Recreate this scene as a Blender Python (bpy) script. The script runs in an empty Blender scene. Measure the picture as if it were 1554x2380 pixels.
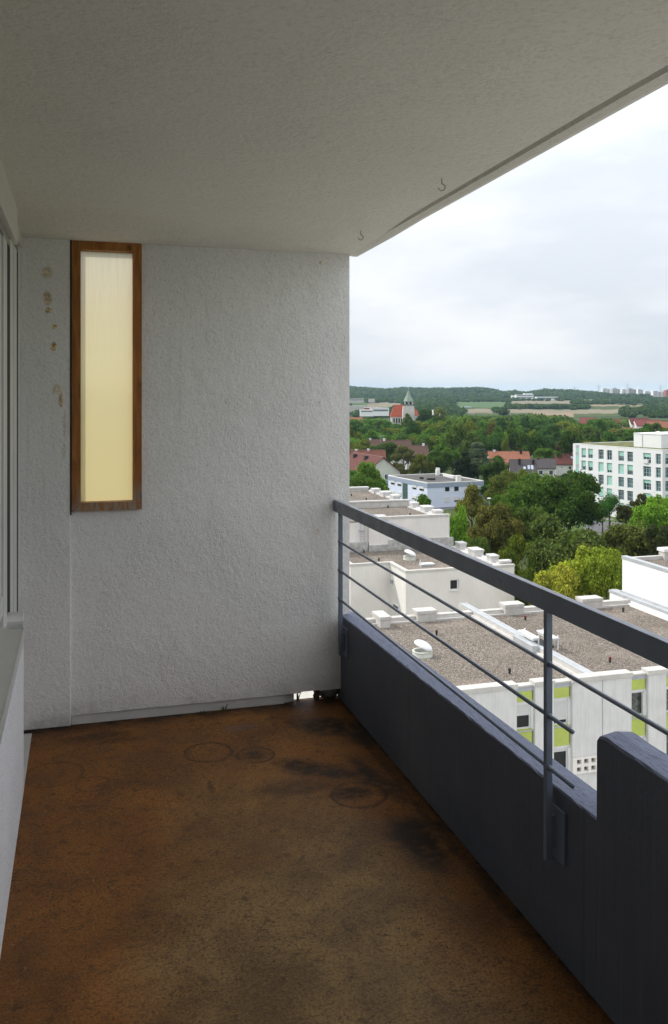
import bpy, math, random
import numpy as np
from mathutils import Vector, Matrix
R = math.radians
S = bpy.context.scene
COL = S.collection
PI = math.pi

# ------------------------------------------------------------------ camera
EYE = 1.66                      # eye height above the balcony floor
YAW = 16.05                     # degrees to the right of the balcony axis (+Y)
F = 2050.0
cd = bpy.data.cameras.new('camera')
cam = bpy.data.objects.new('camera', cd); COL.objects.link(cam)
cam.location = (0, 0, EYE); cam.rotation_euler = (R(90), 0, -R(YAW))
cd.sensor_fit = 'HORIZONTAL'; cd.sensor_width = 24; cd.lens = F/1554*24
cd.shift_y = -281/1554; cd.clip_start = 0.05; cd.clip_end = 20000
S.camera = cam

# ------------------------------------------------------------------ light
SUN_TO = Vector((-0.85, 0.8, 1.0)).normalized()
el = math.asin(SUN_TO.z)
sl = bpy.data.lights.new('sun', 'SUN'); sl.energy = 3.0; sl.angle = R(1.2); sl.color = (1, .955, .89)
sun = bpy.data.objects.new('sun', sl); COL.objects.link(sun)
sun.rotation_euler = SUN_TO.to_track_quat('Z', 'Y').to_euler(); sun.location = (0, 0, 60)
W = bpy.data.worlds.new('World'); S.world = W; W.use_nodes = True
wt = W.node_tree; wt.nodes.clear()
def wn(t, **k):
    n = wt.nodes.new(t)
    for a, b in k.items(): setattr(n, a, b)
    return n
sky = wn('ShaderNodeTexSky', sky_type='NISHITA'); sky.sun_disc = False
sky.sun_elevation = el; sky.sun_rotation = math.atan2(SUN_TO.x, SUN_TO.y); sky.dust_density = 2.0
tc = wn('ShaderNodeTexCoord'); mp = wn('ShaderNodeMapping'); mp.inputs['Scale'].default_value = (1, 1, 3.2)
n1 = wn('ShaderNodeTexNoise'); n1.inputs['Scale'].default_value = 2.6; n1.inputs['Detail'].default_value = 7; n1.inputs['Roughness'].default_value = .52
cr = wn('ShaderNodeValToRGB'); cr.color_ramp.elements[0].position = .38; cr.color_ramp.elements[1].position = .62
cr.color_ramp.elements[0].color = (7.2, 7.65, 8.3, 1); cr.color_ramp.elements[1].color = (9.6, 9.7, 9.9, 1)
mx = wn('ShaderNodeMix', data_type='RGBA'); mx.inputs[0].default_value = .94
bg = wn('ShaderNodeBackground'); bg.inputs['Strength'].default_value = .1
wo = wn('ShaderNodeOutputWorld')
L = wt.links.new
L(tc.outputs['Generated'], mp.inputs[0]); L(mp.outputs[0], n1.inputs['Vector']); L(n1.outputs['Fac'], cr.inputs[0])
# overcast skies brighten towards the zenith
sx_ = wn('ShaderNodeSeparateXYZ'); L(tc.outputs['Generated'], sx_.inputs[0])
ze = wn('ShaderNodeMapRange'); ze.inputs[3].default_value = 1.0; ze.inputs[4].default_value = 2.2; L(sx_.outputs[2], ze.inputs[0])
cz = wn('ShaderNodeVectorMath', operation='SCALE'); L(cr.outputs[0], cz.inputs[0]); L(ze.outputs[0], cz.inputs['Scale'])
L(sky.outputs[0], mx.inputs[6]); L(cz.outputs[0], mx.inputs[7]); L(mx.outputs[2], bg.inputs[0]); L(bg.outputs[0], wo.inputs[0])
S.view_settings.view_transform = 'Standard'; S.view_settings.look = 'None'
S.view_settings.exposure = 0.0; S.view_settings.gamma = 1
S.render.engine = 'CYCLES'

# ------------------------------------------------------------------ measuring helpers
cA, sA = math.cos(R(YAW)), math.sin(R(YAW))
def _k(px, py):
    r = (px-777)/F; v = -(py-909)/F
    return r*cA+sA, cA-r*sA, v
def pe(px, py, e):              # point at height e relative to the eye
    kx, ky, v = _k(px, py); d = e/v
    return Vector((kx*d, ky*d, e+EYE))
def pd(px, d, e=0):             # point at forward distance d
    kx, ky, v = _k(px, 909)
    return Vector((kx*d, ky*d, e+EYE))
def hz(py, d): return -(py-909)/F*d       # height rel. eye of a sight line
def z1(x, y): return (860+x/3.781)*.93, (940+y/3.781)*.93
def z2(x, y): return (1260+x/3.781)*.93, (940+y/3.781)*.93
def z3(x, y): return (860+x/3.781)*.93, (1200+y/3.781)*.93
def z4(x, y): return (1260+x/3.781)*.93, (1200+y/3.781)*.93
def z6(x, y): return (1260+x/3.781)*.93, (1480+y/3.781)*.93
GE = -30.5                      # ground, relative to the eye
GZ = GE+EYE

# ------------------------------------------------------------------ mesh helpers
BASE = {}
class MB:
    def __init__(s): s.v = []; s.f = []; s.m = []
    def poly(s, pts, mi=0):
        n = len(s.v); s.v += [tuple(p) for p in pts]; s.f.append(list(range(n, n+len(pts)))); s.m.append(mi); return s
    def box(s, x0, x1, y0, y1, a0, a1, mi=0):
        n = len(s.v)
        s.v += [(x0,y0,a0),(x1,y0,a0),(x1,y1,a0),(x0,y1,a0),(x0,y0,a1),(x1,y0,a1),(x1,y1,a1),(x0,y1,a1)]
        for q in ((0,3,2,1),(4,5,6,7),(0,1,5,4),(1,2,6,5),(2,3,7,6),(3,0,4,7)):
            s.f.append([n+i for i in q]); s.m.append(mi)
        return s
    def obox(s, fr, u0, u1, n0, n1, a0, a1, mi=0):     # fr = (origin, u, nrm)
        O, u, nn = fr; n = len(s.v)
        for a in (a0, a1):
            for (p, q) in ((u0,n0),(u1,n0),(u1,n1),(u0,n1)):
                w = O+u*p+nn*q; s.v.append((w.x, w.y, a))
        for q in ((0,3,2,1),(4,5,6,7),(0,1,5,4),(1,2,6,5),(2,3,7,6),(3,0,4,7)):
            s.f.append([n+i for i in q]); s.m.append(mi)
        return s
    def prism(s, poly, a0, a1, mi=0, mtop=None):
        n = len(s.v); k = len(poly)
        s.v += [(p[0],p[1],a0) for p in poly]+[(p[0],p[1],a1) for p in poly]
        s.f.append(list(range(n+k-1, n-1, -1))); s.m.append(mi)
        s.f.append(list(range(n+k, n+2*k))); s.m.append(mi if mtop is None else mtop)
        for i in range(k):
            j = (i+1) % k; s.f.append([n+i, n+j, n+k+j, n+k+i]); s.m.append(mi)
        return s
    def tube(s, p0, p1, r0, r1=None, n=10, mi=0, cap=True):
        r1 = r0 if r1 is None else r1
        p0, p1 = Vector(p0), Vector(p1); q = (p1-p0).to_track_quat('Z', 'Y'); b = len(s.v)
        for p, r in ((p0, r0), (p1, r1)):
            for i in range(n):
                a = 2*PI*i/n; w = p+q @ Vector((math.cos(a)*r, math.sin(a)*r, 0)); s.v.append(tuple(w))
        for i in range(n):
            j = (i+1) % n; s.f.append([b+i, b+j, b+n+j, b+n+i]); s.m.append(mi)
        if cap:
            s.f.append([b+i for i in range(n-1, -1, -1)]); s.m.append(mi)
            s.f.append([b+n+i for i in range(n)]); s.m.append(mi)
        return s
    def path(s, pts, r, n=8, mi=0):
        for a, b in zip(pts[:-1], pts[1:]): s.tube(a, b, r, r, n, mi)
        return s
    def lathe(s, prof, c, n=20, mi=0, M=None):
        b = len(s.v)
        for (r, z) in prof:
            for i in range(n):
                a = 2*PI*i/n; w = Vector((r*math.cos(a), r*math.sin(a), z))
                if M is not None: w = M @ w
                s.v.append(tuple(w+Vector(c)))
        for k in range(len(prof)-1):
            for i in range(n):
                j = (i+1) % n; s.f.append([b+k*n+i, b+k*n+j, b+(k+1)*n+j, b+(k+1)*n+i]); s.m.append(mi)
        return s
    def build(s, name, mats, parent=None, smooth=False, bevel=0, base=None):
        B = BASE.get(parent, Vector((0,0,0))) if parent else (Vector(base) if base is not None else Vector((0,0,0)))
        me = bpy.data.meshes.new(name)
        me.from_pydata([(v[0]-B.x, v[1]-B.y, v[2]-B.z) for v in s.v], [], s.f)
        if not isinstance(mats, (list, tuple)): mats = [mats]
        for m in mats: me.materials.append(m)
        me.polygons.foreach_set('material_index', s.m)
        if smooth: me.polygons.foreach_set('use_smooth', [True]*len(s.f))
        me.update()
        o = bpy.data.objects.new(name, me); COL.objects.link(o)
        if parent: o.parent = parent
        else: o.location = B
        BASE[o] = B
        if bevel:
            b = o.modifiers.new('bevel', 'BEVEL'); b.width = bevel; b.segments = 2; b.limit_method = 'ANGLE'
        return o
def tag(o, label=None, cat=None, group=None, kind=None):
    for k, v in (('label', label), ('category', cat), ('group', group), ('kind', kind)):
        if v: o[k] = v
    return o
def thing(name, loc, label, cat, group=None):
    o = bpy.data.objects.new(name, None); COL.objects.link(o); o.location = loc; o.empty_display_size = .3
    BASE[o] = Vector(loc); return tag(o, label, cat, group)
def copy_tree(o, parent=None):
    c = o.copy(); COL.objects.link(c); c.parent = parent
    for ch in o.children: copy_tree(ch, c)
    return c

# ------------------------------------------------------------------ materials
class NT:
    def __init__(s, name):
        s.mat = bpy.data.materials.new(name); s.mat.use_nodes = True; s.t = s.mat.node_tree
        s.b = s.t.nodes['Principled BSDF']; s.out = s.t.nodes['Material Output']
    def n(s, t, ins=None, **k):
        n = s.t.nodes.new(t)
        for a, b in k.items(): setattr(n, a, b)
        for a, b in (ins or {}).items():
            if hasattr(b, 'is_output') or isinstance(b, bpy.types.NodeSocket): s.t.links.new(b, n.inputs[a])
            else: n.inputs[a].default_value = b
        return n
    def l(s, a, b): s.t.links.new(a, b)
    def coord(s, sc=(1,1,1), rot=(0,0,0), loc=(0,0,0), world=False):
        if world: c = s.n('ShaderNodeNewGeometry').outputs['Position']
        else: c = s.n('ShaderNodeTexCoord').outputs['Object']
        return s.n('ShaderNodeMapping', {0: c, 'Scale': sc, 'Rotation': rot, 'Location': loc}).outputs[0]
    def noise(s, vec, scale, detail=4, rough=.5, dist=0):
        return s.n('ShaderNodeTexNoise', {'Vector': vec, 'Scale': scale, 'Detail': detail, 'Roughness': rough, 'Distortion': dist}).outputs['Fac']
    def ramp(s, fac, els):
        r = s.n('ShaderNodeValToRGB', {0: fac}); e = r.color_ramp.elements
        while len(e) < len(els): e.new(.5)
        for q, (p, c) in zip(e, els): q.position = p; q.color = (c if len(c) == 4 else (*c, 1)) if not isinstance(c, (int, float)) else (c, c, c, 1)
        return r.outputs[0]
    def mix(s, fac, a, b, bt='MIX'):
        n = s.n('ShaderNodeMix', data_type='RGBA', blend_type=bt)
        for i, v in ((0, fac), (6, a), (7, b)):
            if isinstance(v, bpy.types.NodeSocket): s.l(v, n.inputs[i])
            else: n.inputs[i].default_value = v if i == 0 else (*v, 1)[:4]
        return n.outputs[2]
    def math(s, op, a, b=0.0, c=0.0):
        n = s.n('ShaderNodeMath', operation=op)
        for i, v in enumerate((a, b, c)):
            if isinstance(v, bpy.types.NodeSocket): s.l(v, n.inputs[i])
            else: n.inputs[i].default_value = v
        return n.outputs[0]
    def bump(s, h, strength=.5, dist=.01):
        n = s.n('ShaderNodeBump', {'Height': h, 'Strength': strength, 'Distance': dist}); s.l(n.outputs[0], s.b.inputs['Normal'])
    def col(s, c):
        if isinstance(c, bpy.types.NodeSocket): s.l(c, s.b.inputs['Base Color'])
        else: s.b.inputs['Base Color'].default_value = (*c, 1)
    def set(s, rough=.6, metal=0, spec=.5):
        s.b.inputs['Roughness'].default_value = rough; s.b.inputs['Metallic'].default_value = metal
        s.b.inputs['Specular IOR Level'].default_value = spec
def simple(name, c, rough=.6, var=.12, sc=3, bump=0, bsc=60, metal=0, spec=.4, streak=0, dark=None):
    m = NT(name); v = m.coord(); f = m.noise(v, sc, 5, .6)
    d = dark or tuple(q*(1-var*2) for q in c)
    cc = m.mix(m.ramp(f, [(.3, 0), (.72, 1)]), d, tuple(min(1, q*(1+var*.5)) for q in c))
    if streak:
        sv = m.coord((6, 6, .35)); g = m.noise(sv, 1.5, 4, .6)
        cc = m.mix(m.math('MULTIPLY', m.ramp(g, [(.45, 0), (.8, 1)]), streak), cc, tuple(q*.55 for q in c))
    m.col(cc); m.set(rough, metal, spec)
    if bump: m.bump(m.noise(v, bsc, 3), bump, .01)
    return m.mat

# ------------------------------------------------------------------ balcony materials
def stucco(name, c, dark, bsc=70, strength=.55, dist=.008, stains=(), speck=False):
    m = NT(name); v = m.coord(world=True)
    f = m.noise(v, 1.3, 5, .6); cc = m.mix(m.ramp(f, [(.3, 0), (.7, 1)]), dark, c)
    f2 = m.noise(v, bsc*.9, 3, .6); cc = m.mix(m.ramp(f2, [(.30, .55), (.5, 0)]), cc, tuple(q*.72 for q in c))
    if speck:
        g = m.n('ShaderNodeTexVoronoi', {'Vector': v, 'Scale': 95}); cc = m.mix(m.ramp(g.outputs['Distance'], [(.10, .9), (.22, 0)]), cc, (.05, .05, .055))
    sep = m.n('ShaderNodeSeparateXYZ', {0: v})
    if stains:      # dirt along the floor joint and faint runs below the window and ceiling
        gz = m.math('MULTIPLY', m.ramp(sep.outputs[2], [(.02, 1), (.16, 0)]), m.ramp(m.noise(v, 7, 5, .7), [(.38, 0), (.68, .55)]))
        cc = m.mix(gz, cc, (.26, .24, .20))
        run = m.math('MULTIPLY', m.ramp(m.noise(m.coord((16, 16, .7), world=True), 1.6, 4, .6), [(.58, 0), (.74, .22)]), m.ramp(m.noise(v, 1.7, 3), [(.42, 0), (.6, 1)]))
        cc = m.mix(run, cc, (.36, .34, .29))
        spk = m.ramp(m.noise(v, 46, 2, .5), [(.76, 0), (.80, .6)]); cc = m.mix(spk, cc, (.16, .13, .09))
    for (x, z, rx, rz, sc) in stains:
        dx = m.math('DIVIDE', m.math('SUBTRACT', sep.outputs[0], x), rx)
        dz = m.math('DIVIDE', m.math('SUBTRACT', sep.outputs[2], z), rz)
        dd = m.math('ADD', m.math('POWER', m.math('ABSOLUTE', dx), 2), m.math('POWER', m.math('ABSOLUTE', dz), 2))
        dd = m.math('ADD', dd, m.math('MULTIPLY', m.math('SUBTRACT', m.noise(v, 30, 4, .6), .5), 2.2))
        k = m.ramp(dd, [(.2, 1), (1.0, 0)])
        k = m.math('MULTIPLY', k, sc)
        cc = m.mix(k, cc, m.mix(m.ramp(m.noise(v, 90, 3), [(.45, 0), (.6, 1)]), (.36, .235, .08), (.82, .64, .33)))
    m.col(cc); m.set(.92, 0, .2)
    amp = m.ramp(m.noise(v, 3.1, 4, .6, .5), [(.32, .35), (.66, 1.25)])
    h = m.math('MULTIPLY', amp, m.math('ADD', m.math('MULTIPLY', m.noise(v, bsc, 3, .6, .9), 1), m.math('MULTIPLY', m.noise(m.coord((1, 1, .6), (0, .5, 0), world=True), bsc*.38, 3, .6, .8), 1.0)))
    h = m.math('ADD', h, m.math('MULTIPLY', m.noise(v, 5, 3), 1.2))
    m.bump(h, strength, dist)
    return m.mat

def stw(px, py):        # a stain on the back wall: pixel -> x, z
    kx, ky, v = _k(px, py); d = 4.50/ky; return kx*d, EYE+v*d
st = []
for (px, py, rx, rz, sc) in [(110,632,.030,.035,.55),(110,690,.022,.045,.75),(112,720,.018,.018,.9),(126,758,.017,.018,1),(125,803,.016,.032,1),(133,905,.03,.03,.5),(141,930,.012,.04,.8),(150,985,.01,.08,.4),(148,1045,.01,.05,.3),
                             (745,1240,.01,.02,.4),(752,605,.012,.012,.9),(748,935,.012,.012,.35)]:
    x, z = stw(px, py); st.append((x, z, rx, rz, sc))
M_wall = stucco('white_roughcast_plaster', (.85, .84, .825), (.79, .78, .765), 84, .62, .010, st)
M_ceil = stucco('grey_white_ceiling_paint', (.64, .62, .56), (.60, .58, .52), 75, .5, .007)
M_peb = stucco('pebbledash', (.80, .80, .82), (.72, .72, .74), 110, .5, .006, speck=True)
M_smooth = simple('smooth_white_paint', (.60, .59, .57), .7, .1, 4, .15, 90)
M_box = simple('cream_shutter_box_paint', (.62, .60, .55), .55, .04, 3)
M_pvc = simple('grey_white_window_plastic', (.66, .66, .64), .4, .05, 4)
M_blk = simple('black_rubber_gap', (.012, .012, .012), .8, .1)
M_sill = simple('coated_metal_sill', (.55, .545, .52), .35, .08, 5, metal=.0)
def rail_mat():
    m = NT('dark_grey_blue_railing_paint'); v = m.coord(world=True)
    c = m.mix(m.ramp(m.noise(v, 7, 5, .65), [(.3, 0), (.7, 1)]), (.105, .130, .170), (.135, .165, .215))
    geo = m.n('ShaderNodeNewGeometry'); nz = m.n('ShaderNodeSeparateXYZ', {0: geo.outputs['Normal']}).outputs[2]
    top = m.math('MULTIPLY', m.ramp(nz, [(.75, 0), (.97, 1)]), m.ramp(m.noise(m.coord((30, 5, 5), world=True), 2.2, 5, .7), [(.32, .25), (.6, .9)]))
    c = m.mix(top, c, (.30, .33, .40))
    c = m.mix(m.ramp(m.noise(v, 38, 4, .6), [(.70, 0), (.75, .6)]), c, (.24, .20, .17))
    m.col(c); m.b.inputs['Specular IOR Level'].default_value = .6
    m.l(m.ramp(m.noise(v, 12, 4), [(.3, .26), (.7, .46)]), m.b.inputs['Roughness']); m.bump(m.noise(v, 150, 4, .6), .18, .002); return m.mat
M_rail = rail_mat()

def parapet_mat():
    m = NT('dark_blue_grey_board_marked_concrete_paint'); v = m.coord(world=True)
    f = m.noise(v, 2.2, 6, .6)
    c = m.mix(m.ramp(f, [(.3, 0), (.7, 1)]), (.060, .070, .092), (.088, .100, .128))
    # vertical board marks on the faces: fine streaks along z
    vs = m.coord((1, 9, .25), world=True); g = m.noise(vs, 3.2, 5, .65)
    c = m.mix(m.ramp(g, [(.30, .45), (.42, 0), (.66, 0), (.85, .2)]), c, (.045, .050, .060))
    # lengthwise grain and scuffs on the top, with sky light painted in as paler blue
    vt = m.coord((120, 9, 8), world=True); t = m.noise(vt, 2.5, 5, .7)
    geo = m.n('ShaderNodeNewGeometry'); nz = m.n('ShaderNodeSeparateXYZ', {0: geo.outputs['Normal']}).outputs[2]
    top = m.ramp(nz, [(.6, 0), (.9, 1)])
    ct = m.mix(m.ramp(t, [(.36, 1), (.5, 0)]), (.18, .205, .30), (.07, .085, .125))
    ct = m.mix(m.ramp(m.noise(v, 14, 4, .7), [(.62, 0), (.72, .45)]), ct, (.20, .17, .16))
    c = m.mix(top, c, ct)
    pores = m.ramp(m.n('ShaderNodeTexVoronoi', {'Vector': v, 'Scale': 42.0}).outputs['Distance'], [(.05, 1), (.11, 0)])
    pores = m.math('MULTIPLY', pores, m.ramp(m.noise(v, 5, 3), [(.5, 0), (.6, 1)])); c = m.mix(pores, c, (.020, .022, .026))
    drip = m.math('MULTIPLY', m.ramp(m.noise(m.coord((1, 22, .5), world=True), 1.7, 4, .6), [(.60, 0), (.76, .4)]), m.math('SUBTRACT', 1, top))
    c = m.mix(drip, c, (.13, .14, .155))
    # dust at the foot
    z = m.n('ShaderNodeSeparateXYZ', {0: v}).outputs[2]
    k = m.math('MULTIPLY', m.ramp(z, [(0, 1), (.16, 0)]), m.ramp(m.noise(v, 3, 4, .6), [(.42, 0), (.7, .35)]))
    c = m.mix(k, c, (.13, .12, .10))
    m.col(c); m.set(.62, 0, .45)
    h = m.math('ADD', m.math('MULTIPLY', t, m.math('MULTIPLY', top, 1.4)), m.math('ADD', m.math('MULTIPLY', g, .5), m.math('MULTIPLY', m.noise(v, 60, 3, .6), .5)))
    m.bump(h, .5, .007)
    return m.mat
M_par = parapet_mat()

def floor_mat():
    m = NT('worn_rust_brown_floor_coating'); v = m.coord(world=True)
    big = m.noise(v, .9, 5, .55, .4); mid = m.noise(v, 3.2, 6, .62, .6)
    sx = m.n('ShaderNodeSeparateXYZ', {0: v}); X, Y = sx.outputs[0], sx.outputs[1]
    # worn grey-tan patch along the middle, rust orange towards the edges and the far end
    wx = m.math('ADD', m.math('MULTIPLY', m.math('POWER', m.math('ABSOLUTE', m.math('SUBTRACT', X, .66)), 2), 2.2), m.math('MULTIPLY', m.math('SUBTRACT', big, .5), 1.7))
    wy = m.ramp(m.math('MULTIPLY', m.math('SUBTRACT', Y, 1.2), .3), [(.45, 0), (.85, .9)])
    worn = m.math('SUBTRACT', 1, m.math('ADD', m.ramp(wx, [(.05, 0), (.75, 1)]), wy))
    worn = m.ramp(worn, [(0, 0), (.9, 1)])
    rust = m.mix(m.ramp(mid, [(.32, 0), (.66, 1)]), (.140, .055, .013), (.280, .116, .028))
    tan = m.mix(m.ramp(mid, [(.35, 0), (.65, 1)]), (.150, .082, .027), (.295, .182, .074))
    c = m.mix(worn, rust, tan)
    # short dark flecks lying every way
    def flecks(sc, rot, a, b):
        vv = m.coord(sc, (0, 0, rot), world=True)
        vv = m.n('ShaderNodeVectorMath', {0: vv, 1: m.n('ShaderNodeVectorMath', {0: m.n('ShaderNodeTexNoise', {'Vector': v, 'Scale': 2.5, 'Detail': 2}).outputs['Color'], 1: (.25, .25, 0)}, operation='MULTIPLY').outputs[0]}, operation='ADD').outputs[0]
        return m.ramp(m.noise(vv, 17, 5, .75), [(a, 1), (b, 0)])
    k = m.math('MAXIMUM', flecks((2.4, 6.5, 1), .5, .38, .45), flecks((6.0, 2.6, 1), -.35, .37, .44))
    dens = m.ramp(m.noise(v, 2.1, 4, .6), [(.35, .25), (.62, 1)])
    c = m.mix(m.math('MULTIPLY', k, m.math('MULTIPLY', dens, .9)), c, (.022, .013, .008))
    c = m.mix(m.ramp(m.noise(v, 22, 5, .75), [(.32, .75), (.47, 0)]), c, (.055, .030, .014))
    c = m.mix(m.ramp(m.noise(v, 120, 4, .7), [(.36, .75), (.56, 0)]), c, m.mix(1.0, c, (.35, .32, .3), 'MULTIPLY'))
    c = m.mix(m.ramp(m.noise(v, 55, 5, .75), [(.58, 0), (.70, .5)]), c, (.34, .24, .13))
    # soot blotches and rings left by pots
    def blot(px, py, rx, ry, s, rot=0, ring=None, nz=1.7, colr=(.026, .016, .009)):
        nonlocal c
        p = pe(px, py, -EYE)
        dx = m.math('SUBTRACT', X, p.x); dy = m.math('SUBTRACT', Y, p.y)
        ca, sa = math.cos(rot), math.sin(rot)
        u = m.math('DIVIDE', m.math('ADD', m.math('MULTIPLY', dx, ca), m.math('MULTIPLY', dy, sa)), rx)
        w = m.math('DIVIDE', m.math('SUBTRACT', m.math('MULTIPLY', dy, ca), m.math('MULTIPLY', dx, sa)), ry)
        d = m.math('SQRT', m.math('ADD', m.math('MULTIPLY', u, u), m.math('MULTIPLY', w, w)))
        d = m.math('ADD', d, m.math('MULTIPLY', m.math('SUBTRACT', m.noise(v, 6 if ring is None else 9, 5, .65), .5), nz))
        if ring: kk = m.ramp(d, [(1-ring*1.5, 0), (1, 1), (1+ring, 0)])
        else: kk = m.ramp(d, [(.45, 1), (1.0, 0)])
        kk = m.math('MULTIPLY', kk, m.math('MULTIPLY', m.ramp(m.noise(v, 16, 6, .75), [(.32, .15), (.52, 1)]), min(1, s*1.15)))
        c = m.mix(kk, c, colr)
    blot(230,1712,.20,.07,.55); blot(275,1722,.12,.05,.5); blot(560,1690,.1,.06,.4, colr=(.12,.09,.09))
    blot(485,1749,.115,.115,.75,ring=.16,nz=.25); blot(493,1745,.03,.05,.4)
    blot(595,1755,.09,.09,.8,ring=.15,nz=.2); blot(595,1756,.08,.08,.6)
    blot(125,1800,.13,.13,.5,ring=.12,nz=.3); blot(215,1823,.075,.075,.5,ring=.15,nz=.3)
    blot(780,1690,.34,.12,1.0,rot=-.6); blot(850,1715,.10,.14,.8); blot(745,1790,.30,.09,.8,rot=-.7); blot(700,1830,.25,.08,.5)
    blot(850,1790,.05,.2,.8,rot=.2); blot(835,1848,.12,.12,.85,ring=.16,nz=.25); blot(815,1842,.10,.08,.8); blot(905,1830,.09,.25,.7,rot=.25)
    blot(985,1965,.11,.30,.95,rot=.10); blot(960,1930,.17,.10,.6); blot(490,1830,.02,.08,.5)
    blot(1090,2010,.035,.7,.65,rot=.02); blot(880,1760,.03,.6,.5)
    # dirt caught along the foot of the walls
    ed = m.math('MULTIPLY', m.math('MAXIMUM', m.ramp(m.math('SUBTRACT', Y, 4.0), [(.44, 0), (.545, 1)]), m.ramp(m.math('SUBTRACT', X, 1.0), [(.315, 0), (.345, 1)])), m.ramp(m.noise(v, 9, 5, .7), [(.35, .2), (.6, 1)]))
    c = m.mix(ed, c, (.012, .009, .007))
    # rusty gutter line along the parapet
    gk = m.math('MULTIPLY', m.ramp(m.math('ADD', X, m.math('MULTIPLY', mid, .10)), [(1.14, 0), (1.24, 1)]), m.ramp(m.noise(v, 4.5, 5, .7), [(.3, .3), (.6, .85)]))
    c = m.mix(gk, c, m.mix(m.ramp(mid, [(.4, 0), (.62, 1)]), (.050, .018, .005), (.260, .092, .016)))
    m.col(c); m.b.inputs['Specular IOR Level'].default_value = .22
    m.l(m.ramp(mid, [(.3, .50), (.7, .75)]), m.b.inputs['Roughness'])
    m.bump(m.math('ADD', m.noise(v, 40, 4, .65), m.math('MULTIPLY', m.noise(v, 7, 3), 1.5)), .25, .004)
    return m.mat
M_floor = floor_mat()

def wood_mat():
    m = NT('orange_brown_stained_wood'); v = m.coord(world=True)
    vs = m.coord((14, 14, 1.6), world=True); g = m.noise(vs, 3, 6, .6, .8)
    c = m.mix(m.ramp(g, [(.3, 0), (.7, 1)]), (.21, .072, .013), (.45, .185, .042))
    kn = m.n('ShaderNodeTexVoronoi', {'Vector': m.coord((3, 3, 2.2), world=True), 'Scale': 2.4}).outputs['Distance']
    c = m.mix(m.ramp(kn, [(.05, .85), (.14, 0)]), c, (.05, .018, .008))
    z = m.n('ShaderNodeSeparateXYZ', {0: v}).outputs[2]
    k = m.math('MULTIPLY', m.ramp(m.math('SUBTRACT', z, 1.0), [(.09, 1), (.22, 0)]), m.ramp(m.noise(vs, 4, 5, .7), [(.42, 0), (.56, 1)]))
    c = m.mix(k, c, (.30, .25, .20))
    m.col(c); m.set(.55, 0, .4); m.bump(g, .15, .003); return m.mat
M_wood = wood_mat()

def pane_mat():
    m = NT('yellow_translucent_sheet'); v = m.coord(world=True)
    z = m.n('ShaderNodeSeparateXYZ', {0: v}).outputs[2]
    t = m.ramp(m.math('DIVIDE', m.math('SUBTRACT', z, 1.07), 1.3), [(0, (.97, .84, .45)), (.45, (.96, .85, .51)), (.75, (.95, .86, .58)), (1, (.91, .86, .70))])  # yellower towards the bottom, paler towards the top
    s = m.noise(m.coord((90, 1, 2.0), world=True), 2, 4, .7)
    k = m.math('MULTIPLY', m.ramp(s, [(.38, 1), (.55, 0)]), m.ramp(z, [(0, 0), (1, 0)]))
    topk = m.ramp(m.math('DIVIDE', m.math('SUBTRACT', z, 1.07), 1.3), [(.5, .0), (1, .38)])
    c = m.mix(m.math('MULTIPLY', m.ramp(s, [(.35, 1), (.56, 0)]), topk), t, (.62, .58, .50))
    m.col(c); m.set(.35, 0, .4)
    tr = m.n('ShaderNodeBsdfTranslucent', {0: m.mix(1.0, c, (.60, .585, .56), 'MULTIPLY')}); rf = m.n('ShaderNodeBsdfRefraction', {'Color': c, 'Roughness': .85, 'IOR': 1.02})
    m1 = m.n('ShaderNodeMixShader', {0: .10, 1: tr.outputs[0], 2: rf.outputs[0]})
    ms = m.n('ShaderNodeMixShader', {0: .90, 1: m.b.outputs[0], 2: m1.outputs[0]})
    m.l(ms.outputs[0], m.out.inputs[0]); return m.mat
M_pane = pane_mat()

# ------------------------------------------------------------------ balcony
BY = 4.56                 # face of the back wall
# floor slab
b = MB(); b.box(-.46, 1.348, -7.0, 4.62, -.20, 0.0)
tag(b.build('balcony_floor', M_floor), kind='structure')
b = MB(); b.box(-.262, -.226, 3.75, 4.50, .001, .006); b.box(-.40, -.262, 3.9, 4.5, .001, .004)
tag(b.build('drain_strip', M_sill), 'dull grey metal strip in the gap between pebbledash wall and floor coating', 'strip')

# ceiling: flat slab with a haunch towards the back wall and a drip groove near the outer edge
def ceil_z(x, y):
    base = 2.47 if x < 1.4 else 2.466; t = min(1, max(0, (y-4.05)/.42)); t = t*t*(3-2*t)
    w = min(1, max(0, (x-.1)/1.1)); lin = .019*max(0, y-.9)
    return base-.065*t*(1-w)-lin*w
def ceiling():
    b = MB(); x0, xg0, xg1, x1 = -.6, 1.372, 1.392, 1.455
    ys = [-7.0, 0, 2, 3.6, 4.02, 4.10, 4.2, 4.3, 4.4, 4.48, 4.60]
    zc = ceil_z
    xs = [x0, 0, .5, 1.0, 1.2, xg0-.004, xg0+.003, xg1-.003, xg1+.004, 1.43, x1]
    dz = [0, 0, 0, 0, 0, 0, .013, .013, 0, 0, .006]
    n = len(b.v)
    for y in ys:
        for x, d in zip(xs, dz):
            b.v.append((x, y, zc(x, y)+(d if y < 3.7 else 0)))
    k = len(xs)
    for i in range(len(ys)-1):
        for j in range(k-1):
            b.f.append([n+i*k+j, n+(i+1)*k+j, n+(i+1)*k+j+1, n+i*k+j+1]); b.m.append(0)
    # outer fascia and top
    for i in range(len(ys)-1):
        p = [b.v[n+i*k+k-1], b.v[n+(i+1)*k+k-1]]
        b.poly([p[0], p[1], (p[1][0], p[1][1], 2.70), (p[0][0], p[0][1], 2.70)])
    b.poly([(x0, -7, 2.70), (x1, -7, 2.70), (x1, 4.6, 2.70), (x0, 4.6, 2.70)])
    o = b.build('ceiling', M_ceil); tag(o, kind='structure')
ceiling()

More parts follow.
